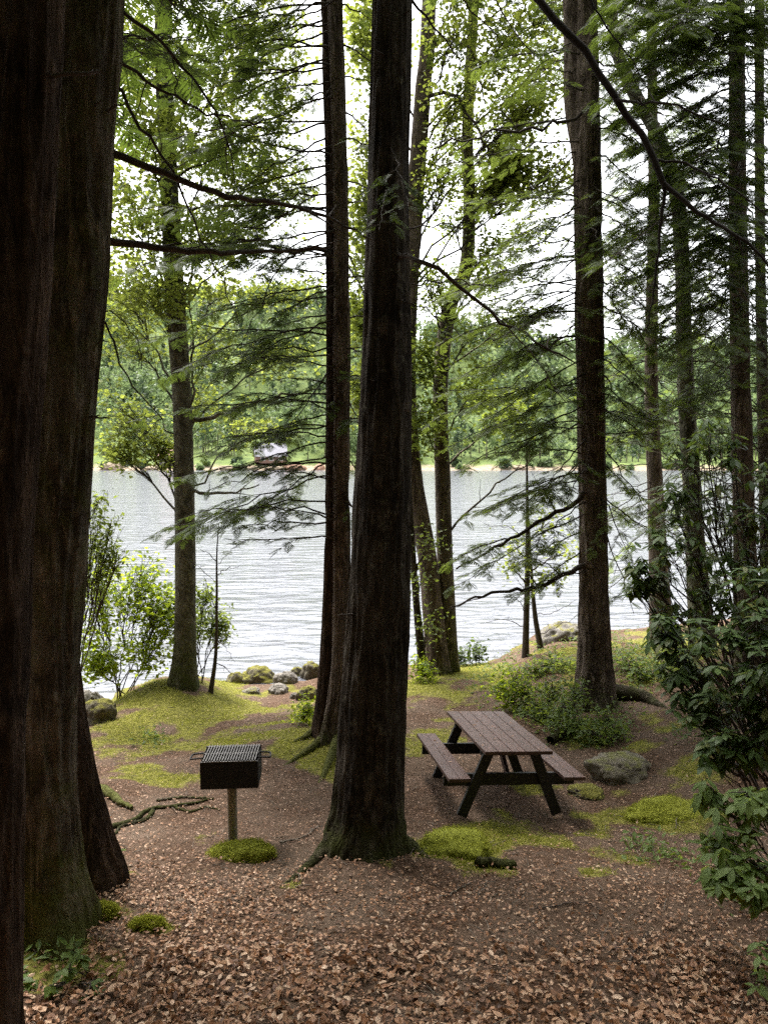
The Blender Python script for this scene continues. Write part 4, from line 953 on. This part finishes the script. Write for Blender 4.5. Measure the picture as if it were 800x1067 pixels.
# ------------------------------------------------------------------ picnic table
def planks(name, col, gloss=.5):
    m, t, out = nt(name)
    v = coords(t, (14, 1.2, 14)); n = noise(t, v, 4, 6, .6); n2 = noise(t, coords(t), 2.5, 4)
    g_ = node(t, 'ShaderNodeNewGeometry')
    c = ramp(t, n, [(.3, tuple(x * .55 for x in col)), (.7, tuple(x * 1.35 for x in col))])
    c = mixc(t, math_(t, 'MULTIPLY', g_.outputs['Random Per Island'], .55), c, tuple(x * .5 for x in col))
    c = mixc(t, ramp(t, n2, [(.55, (0, 0, 0)), (.75, (.3, .3, .3))]), c, (.15, .11, .10))
    principled(t, out, c, gloss, n, .5, .006, .35); return m
M['plank'] = planks('weathered_brown_planks', (.088, .045, .035), .52)
M['black'] = plain('black_recycled_timber', (.014, .013, .013), .55, .3, 6, .4, 0, .15)
pn = P(541, 783, 7.9); pf = P(495, 741, 9.62)          # middle of the near and far edge of the top
axL = norm(pf - pn)[:]; right = norm(norm(np.cross(axL, [0, 0, 1])) + np.array([0, 0, -.055])); upv = np.cross(right, axL)
TL = float(np.linalg.norm(pf - pn)); TW = .785
# the frame: local x = across, y = along, z = up the legs
Rt = np.stack([right, axL, upv], 1)
cen = (pn + pf) / 2; hgt = .74
tb = cen - upv * hgt
tb[2] = cen[2] - hgt
tpar = thing('picnic_table', tb, 'brown plank picnic table with black A-frame legs and attached benches', 'table')
org = cen - upv * hgt
def T(v): return np.asarray(v, float) @ Rt.T + org
mb = MB(); nb = 5; bw = TW / nb
for k in range(nb): box(mb, T((-TW / 2 + bw * (k + .5), 0, hgt - .02)), (bw - .008, TL, .04), Rt, 0, .005)
mb.build('tabletop', M['plank'], tpar)
SX, SH = .66, .45
mb = MB()
for k in range(5):
    for yy in (-TL / 2 + .28, -TL / 2 + .33, TL / 2 - .3): tube(mb, np.array([T((-TW / 2 + bw * (k + .5 + U(-.1, .1)), yy, hgt - .002)), T((-TW / 2 + bw * (k + .5), yy, hgt + .0015))]), .006, 8)
mb.build('screw_heads', M['black'], tpar)
for sg in (-1, 1):
    mb = MB()
    for q in (-1, 1): box(mb, T((sg * SX + q * .0625, 0, SH - .02)), (.121, TL, .04), Rt, 0, .005)
    mb.build('bench_seat', M['plank'], tpar)
for yy, so in ((-TL / 2 + .30, -1), (TL / 2 - .30, 1)):
    for sg in (-1, 1):
        a = np.array([sg * .56, yy + so * .045, -.05]); b = np.array([sg * .25, yy + so * .045, hgt - .041])
        d = norm(b - a); sd = np.cross(d, [0, 1, 0]); R2 = np.stack([sd, [0, 1, 0], d], 1)
        mb = MB(); box(mb, T((a + b) / 2), (.115, .045, float(np.linalg.norm(b - a))), Rt @ R2, 0, .004); mb.build('leg', M['black'], tpar)
    mb = MB(); box(mb, T((0, yy - so * .002, SH - .04 - .069)), (1.54, .045, .135), Rt, 0, .004); mb.build('seat_beam', M['black'], tpar)
    mb = MB(); box(mb, T((0, yy - so * .002, hgt - .04 - .046)), (.70, .045, .09), Rt, 0, .004); mb.build('top_cleat', M['black'], tpar)
    a = np.array([0, yy - so * .06, SH - .10]); b = np.array([0, so * .08, hgt - .05]); d = norm(b - a); R2 = np.stack([[1, 0, 0], np.cross(d, [1, 0, 0]), d], 1)
    mb = MB(); box(mb, T((a + b) / 2), (.045, .07, float(np.linalg.norm(b - a))), Rt @ R2, 0, .003); mb.build('brace', M['plank'], tpar)

# ------------------------------------------------------------------ grill
gb = gp(240, 6.92)
gpar = thing('park_grill', gb, 'black steel pedestal barbecue grill with a slatted grate on a post', 'grill')
m, t, out = nt('sooty_black_steel'); v = coords(t); n_ = noise(t, v, 9, 6, .65)
c_ = mixc(t, ramp(t, noise(t, v, 5, 6, .7), [(.55, (0, 0, 0)), (.75, (.8, .8, .8))]), ramp(t, n_, [(.3, (.008, .0075, .0075)), (.7, (.02, .018, .017))]), (.06, .028, .015))
principled(t, out, c_, .7, n_, .3, .006, .3); M['steel'] = m
M['grate'] = plain('worn_grey_steel', (.17, .16, .155), .45, .3, 20, .5, .6)
M['post'] = plain('weathered_tan_post', (.27, .235, .185), .85, .25, 10, .2, 0, .3, (1, 1, .3))
zt = P(240, 795, 6.8)[2]; zb = P(240, 823, 6.8)[2]; yc = 7.0
xc = gp(239.5, 6.85)[0]; wB, dB = .545, .36
hB = zt - zb; rg = radians(4)
Rg = np.array([[cos(rg), -sin(rg), 0], [sin(rg), cos(rg), 0], [0, 0, 1]])
def G(v): return np.asarray(v, float) @ Rg.T + np.array([xc, yc, zb])
mb = MB()
box(mb, G((0, -dB / 2, hB / 2)), (wB, .008, hB), Rg, 0, .002); box(mb, G((0, dB / 2, hB / 2 + .01)), (wB, .008, hB + .02), Rg, 0, .002)
for sg in (-1, 1): box(mb, G((sg * (wB / 2 - .004), 0, hB / 2)), (.008, dB - .01, hB), Rg, 0, .002)
box(mb, G((0, 0, .004)), (wB - .02, dB - .012, .008), Rg, 0, .001)
mb.build('firebox', M['steel'], gpar)
mb = MB(); nb = 20
for k in range(nb):
    x = -wB / 2 + .03 + (wB - .06) * k / (nb - 1)
    tube(mb, np.array([G((x, -dB / 2 - .006, hB + .014)), G((x + .012, dB / 2 - .01, hB + .026))]), .0065, 8)
for yy in (-dB / 2 - .004, 0, dB / 2 - .02):
    tube(mb, np.array([G((-wB / 2 + .01, yy, hB + .006 + .012 * (yy / dB + .5))), G((wB / 2 - .01, yy, hB + .006 + .012 * (yy / dB + .5)))]), .006, 8)
gr = mb.build('grate', M['grate'], gpar)
for sg in (-1, 1):
    mb = MB(); x0 = sg * (wB / 2 - .012); x1 = sg * (wB / 2 + .105)
    c = catmull([(x0, -.10, hB + .012), (x1 - sg * .02, -.10, hB + .006), (x1, -.085, hB), (x1, .0, hB), (x1 - sg * .02, .02, hB + .006), (x0, .02, hB + .012)], 26)
    tube(mb, G(c), .009, 8); mb.build('handle', M['steel'], gpar)
pz = gb[2] - .3
mb = MB(); tube(mb, np.array([[xc + .005, yc - .02, pz], [xc + .003, yc - .02, zb - .06], [xc, yc - .02, zb - .002]]), [.046, .046, .046], 24); mb.build('post', M['post'], gpar)
mb = MB(); tube(mb, np.array([[xc, yc - .02, zb - .045], [xc, yc - .02, zb - .001]]), [.056, .056], 24); mb.build('collar', M['steel'], gpar)

# ------------------------------------------------------------------ roots, sticks, log
def lyer(name, label, cat, pl, r0, r1, mat, up=.0, seg=10):
    c = catmull([onground(*q) for q in pl], 24); c[:, 2] = g(c[:, 0], c[:, 1]) + up; c[:, :2] += rng.normal(size=(24, 2)) * .008
    mb = MB(); tube(mb, c, np.linspace(r0, r1, 24), seg, 0, lambda th, p, r: 1 + .25 * fbm(np.stack([np.cos(th)[None] * 1.5 + 0 * p[:, :1], np.sin(th)[None] * 1.5 + 0 * p[:, :1], p[:, :1] * 6 + 0 * th[None]], -1), 3, 2))
    return tag(mb.build(name, mat, None, c[0]), label, cat)
lyer('exposed_root', 'gnarled dark exposed root snaking over the bare soil behind the grill', 'root', [(112, 866), (140, 856), (158, 844), (185, 840), (222, 833)], .035, .014, M['bark_dark'], .01)
lyer('exposed_root', 'short dark root forking down from the gnarled one toward the leaning trunk', 'root', [(160, 846), (150, 856), (130, 861), (118, 872)], .028, .012, M['bark_dark'], .01)
lyer('exposed_root', 'dark wiry root end curling behind the grill post', 'root', [(180, 841), (200, 847), (214, 842), (228, 845)], .022, .01, M['bark_dark'], .006)
lyer('exposed_root', 'thick mossy root curving out from behind the leaning reddish trunk', 'root', [(92, 820), (110, 828), (125, 838), (137, 845)], .085, .02, M['bark_old'], .03)
lyer('exposed_root', 'thin pale root crossing the soil above the gnarled dark one', 'root', [(165, 835), (190, 832), (215, 832)], .02, .015, M['bark_grey'], .01)
lyer('fallen_log', 'short dark rotten log end beside the large mossy mound', 'log', [(496, 902), (515, 903), (536, 905)], .05, .045, M['bark_dark'], .03)
lyer('fallen_log', 'dark fallen branch lying under the low bushes behind the table', 'log', [(572, 775), (590, 765), (606, 756)], .06, .04, M['bark_dark'], .06)
lyer('fallen_stick', 'thin grey stick lying on the litter in front of the log end', 'stick', [(455, 938), (475, 930), (490, 922)], .008, .005, M['twig_pale'], .012, 6)
lyer('fallen_stick', 'short upright-leaning twig piece near the log end', 'stick', [(497, 935), (505, 925), (506, 918)], .007, .004, M['twig_pale'], .012, 6)
lyer('fallen_stick', 'pale stick lying before the massive mossy foot', 'stick', [(60, 995), (66, 985), (72, 978)], .008, .005, M['twig_pale'], .03, 6)
lyer('fallen_stick', 'dark forked twig in the litter of the lower slope', 'stick', [(655, 1005), (668, 985), (674, 972)], .008, .004, M['twig'], .02, 6)
lyer('fallen_stick', 'long thin twig in the litter under the low rhododendron', 'stick', [(705, 1040), (720, 1010), (735, 985)], .007, .003, M['twig'], .02, 6)
lyer('fallen_stick', 'curved twig on the soil between the moss cushion and the near-black trunk', 'stick', [(292, 880), (318, 872), (336, 862)], .01, .005, M['twig_pale'], .015, 6)
lyer('fallen_stick', 'slender stick lying on bare soil in front of the table', 'stick', [(560, 948), (600, 942), (630, 950)], .006, .003, M['twig'], .012, 6)

# ------------------------------------------------------------------ leaf litter, moss blades
litter = leafmat('dry_leaves', [(.065, .03, .015), (.19, .088, .042), (.31, .16, .082), (.42, .255, .15), (.52, .37, .255), (.34, .168, .083), (.10, .046, .022)], .12, (.3, .16, .08), .6)
def scatter(n, y0, y1, dens, s0, s1):
    y = rng.uniform(y0, y1, n); x = rng.uniform(-1, 1, n) * (.62 * y + .8)
    p = np.stack([x, y, g(x, y)], -1)
    keep = rng.random(n) < dens(x, y); p = p[keep]; k = len(p)
    eps = .03; nx_ = -(g(p[:, 0] + eps, p[:, 1]) - p[:, 2]) / eps; ny_ = -(g(p[:, 0], p[:, 1] + eps) - p[:, 2]) / eps
    nn = norm(np.stack([nx_, ny_, np.ones(k)], -1) + rng.normal(size=(k, 3)) * .27)
    nn[rng.random(k) < .35] *= [1, 1, -1] if False else 1
    return p + [0, 0, .012] + np.array([0, 0, 1]) * rng.random((k, 1)) * .03, norm(rng.normal(size=(k, 3)) * [1, 1, .25]), nn, rng.uniform(s0, s1, k)
mb = MB()
def dn(x, y):
    pat = .5 + .5 * fbm(np.stack([x * .9, y * .9, 0 * x], -1), 3, 17)
    w = 1 - .8 * mossw(np.stack([x, y, g(x, y)], -1))
    near = np.interp(y - .7 * sstep(-.2, -.9, x), [2.5, 4.4, 5.0, 5.6, 6.2, 8.0, 11, 13], [1, 1, .66, .30, .20, .13, .07, .03])
    return np.clip(near * (.55 + .6 * pat) * w, 0, 1)
p, d, nn, s = scatter(40000, 2.8, 6.6, dn, .018, .045); instance(mb, LEAF, p, d, nn, s, s * rng.uniform(.4, .75, len(s)), 0, rng.uniform(-1.5, 3, len(s)), False)
p, d, nn, s = scatter(6000, 2.8, 5.0, dn, .045, .074); instance(mb, LEAF, p + [0, 0, .012], d, nn, s, s * rng.uniform(.35, .75, len(s)), 0, rng.uniform(-1.5, 4, len(s)), False)
p, d, nn, s = scatter(90000, 5.6, 14, lambda x, y: dn(x, y) * 1.4 + .03, .010, .036); instance(mb, DIA, p, d, nn, s, s * rng.uniform(.45, .8, len(s)), 0, rng.uniform(-1.5, 2.5, len(s)), False)
lp = np.array([T((U(-TW / 2 + .03, TW / 2 - .03), U(-TL / 2 + .05, TL / 2 - .05), hgt + .004)) for _ in range(26)] + [T((sg * (SX + U(-.1, .1)), U(-TL / 2 + .05, TL / 2 - .05), SH + .004)) for sg in (-1, 1) for _ in range(7)])
instance(mb, LEAF, lp, rng.normal(size=(len(lp), 3)) * [1, 1, .05], rng.normal(size=(len(lp), 3)) * .1 + [0, 0, 1], rng.uniform(.015, .04, len(lp)), .018, 0, rng.uniform(0, 1.5, len(lp)))
kind(mb.build('fallen_leaves', litter), 'stuff')
mb = MB(); n = 2600; y = rng.uniform(3.2, 13, n); x = rng.uniform(-1, 1, n) * (.6 * y + .4); z = g(x, y)
for k in range(n):
    a = U(0, 6.283); l = U(.03, .16) * (1.6 if rng.random() < .1 else 1); d = np.array([cos(a), sin(a), U(-.05, .15)]) * l
    tube(mb, catmull([np.array([x[k], y[k], z[k] + .012]), np.array([x[k], y[k], z[k] + .016]) + d * .5 + rng.normal(size=3) * l * .06, np.array([x[k], y[k], z[k] + .012]) + d], 4), U(.0015, .004), 4, 0, None, False)
kind(mb.build('twig_litter', M['twig_pale']), 'stuff')

blade = leafmat('moss_blades', [(.11, .115, .016), (.19, .20, .026), (.30, .285, .05), (.15, .185, .024)], .4, (.44, .44, .06), .8, .1)
n = 260000; y = rng.uniform(5, 18, n); x = rng.uniform(-1, 1, n) * (.58 * y)
p = np.stack([x, y, g(x, y)], -1); w = mossw(p); k = rng.random(n) < np.clip((w - .3) * 1.6, 0, 1); p = p[k]; n = len(p)
TRI = (np.array([(0, -.5, 0), (0, .5, 0), (.6, .25, 0.02), (1, 0, -.15), (.6, -.25, .02)]), [np.array([[0, 1, 2, 4]]), np.array([[4, 2, 3]])])
mb = MB(); s = rng.uniform(.02, .085, n)
instance(mb, TRI, p - [0, 0, .005], norm(rng.normal(size=(n, 3)) * [.9, .9, .2] + [0, 0, .75]), norm(rng.normal(size=(n, 3))), s, .008, 0)
# a grass tuft on the mound
kind(mb.build('moss_and_grass', blade), 'stuff')
print('moss blades', n)

# ------------------------------------------------------------------ ground plants
PL = [(620, 690, 70, 25, 1), (700, 690, 80, 30, 1), (565, 735, 50, 28, .9), (540, 700, 40, 16, .7), (640, 760, 40, 18, .9), (690, 895, 45, 20, .5), (740, 760, 50, 40, .7), (165, 775, 25, 10, .6), (650, 725, 40, 16, .6), (745, 930, 40, 20, .45), (500, 712, 30, 10, .5), (60, 1010, 30, 18, .3)]
n = 90000; y = rng.uniform(4, 20, n); x = rng.uniform(-1, 1, n) * (.58 * y); p = np.stack([x, y, g(x, y)], -1); px, py = proj(p); w = np.zeros(n)
for cx, cyy, rx, ry, q in PL: w = np.maximum(w, q * np.exp(-(((px - cx) / rx) ** 2 + ((py - cyy) / ry) ** 2) * 1.2))
k = rng.random(n) < np.clip(w + .5 * fbm(p * [1.6, 1.6, 0], 3, 51) * (w > .1) - .15, 0, 1); p = p[k]; n = len(p)
mb = MB(); s = rng.uniform(.05, .11, n)
instance(mb, DIA, p + np.stack([0 * s, 0 * s, rng.random(n) ** 2 * .16], -1), norm(rng.normal(size=(n, 3)) * [1, 1, .4] + [0, 0, .25]), norm(rng.normal(size=(n, 3)) * .4 + [0, 0, 1]), s, s * rng.uniform(.3, .6, n), 0)
kind(mb.build('ground_plants', M['under']), 'stuff')

# ------------------------------------------------------------------ unseen wood behind and beside the camera, added to block sky light
lf = MB()
for _ in range(420):
    x, y = U(-45, 45), U(-40, 17)
    if y > -1.5 and abs(x) < .75 * y + 6.5: continue
    if y <= -1.5 and y > -4.5 and abs(x) < 3: continue
    if y > float(shore(x)) - 1: continue
    z = float(g(np.array([x]), np.array([y]))[0]); h = U(12, 20); r = U(1.8, 3.2); n = 230
    tube(lf, catmull([(x, y, z - .3), (x + U(-.3, .3), y, z + h * .5), (x + U(-.5, .5), y, z + h)], 8), np.linspace(U(.12, .26), .03, 8), 8, 1)
    tt = rng.random(n) ** .8; a = rng.random(n) * 6.283; rr = r * (1.05 - tt) ** .6 * rng.random(n) ** .5
    pos = np.stack([x + np.cos(a) * rr, y + np.sin(a) * rr, z + h * (.12 + .88 * tt)], -1)
    instance(lf, SPRAY, pos, np.stack([np.cos(a), np.sin(a), -.25 + 0 * a], -1), norm(rng.normal(size=(n, 3)) * .3 + [0, 0, 1]), 1.5, 1.5, 0)
kind(lf.build('unseen_shade_wood', [M['needle_dark'], M['bark_dark']]), 'stuff')

# ------------------------------------------------------------------ light, sky, camera
SUN_EL, SUN_AZ = radians(64), radians(-30)       # azimuth measured from +Y towards +X
w = bpy.data.worlds.new('World'); scene.world = w; w.use_nodes = True
t = w.node_tree; t.nodes.clear()
sky = node(t, 'ShaderNodeTexSky', sky_type='NISHITA', sun_disc=False, sun_elevation=SUN_EL, sun_rotation=SUN_AZ, air_density=1.0, dust_density=4.0, ozone_density=1.0)
hs = node(t, 'ShaderNodeHueSaturation'); hs.inputs['Saturation'].default_value = .16
t.links.new(sky.outputs[0], hs.inputs['Color'])
bg = node(t, 'ShaderNodeBackground'); bg.inputs['Strength'].default_value = .11
t.links.new(hs.outputs[0], bg.inputs['Color'])
wo = node(t, 'ShaderNodeOutputWorld'); t.links.new(bg.outputs[0], wo.inputs['Surface'])
sl = bpy.data.lights.new('sun', 'SUN'); sl.energy = 1.5; sl.angle = radians(25); sl.color = (1, .96, .9)
so = bpy.data.objects.new('sun', sl); COL.objects.link(so)
from mathutils import Vector
dv = Vector((sin(SUN_AZ) * cos(SUN_EL), cos(SUN_AZ) * cos(SUN_EL), sin(SUN_EL)))
so.rotation_euler = dv.to_track_quat('Z', 'Y').to_euler(); so.location = (0, 0, 40)

cam = bpy.data.cameras.new('camera'); co = bpy.data.objects.new('camera', cam); COL.objects.link(co)
cam.sensor_fit = 'VERTICAL'; cam.sensor_height = 36; cam.sensor_width = 27; cam.lens = F / 1067 * 36
cam.clip_start = .05; cam.clip_end = 3000
co.location = (0, 0, CAMZ); co.rotation_euler = (pi / 2 - PITCH, 0, 0)
scene.camera = co
vs = scene.view_settings; vs.view_transform = 'Standard'; vs.look = 'None'; vs.gamma = 1; vs.exposure = 2.6; vs.use_curve_mapping = False
cy = scene.cycles
cy.max_bounces = 7; cy.diffuse_bounces = 4; cy.glossy_bounces = 3; cy.transmission_bounces = 4; cy.use_denoising = False; cy.denoising_prefilter = 'NONE'; cy.denoising_input_passes = 'RGB_ALBEDO_NORMAL'; cy.sample_clamp_indirect = 4.0
cy.caustics_reflective = False; cy.caustics_refractive = False
for ob in bpy.data.objects:
    if '_base' in ob: del ob['_base']
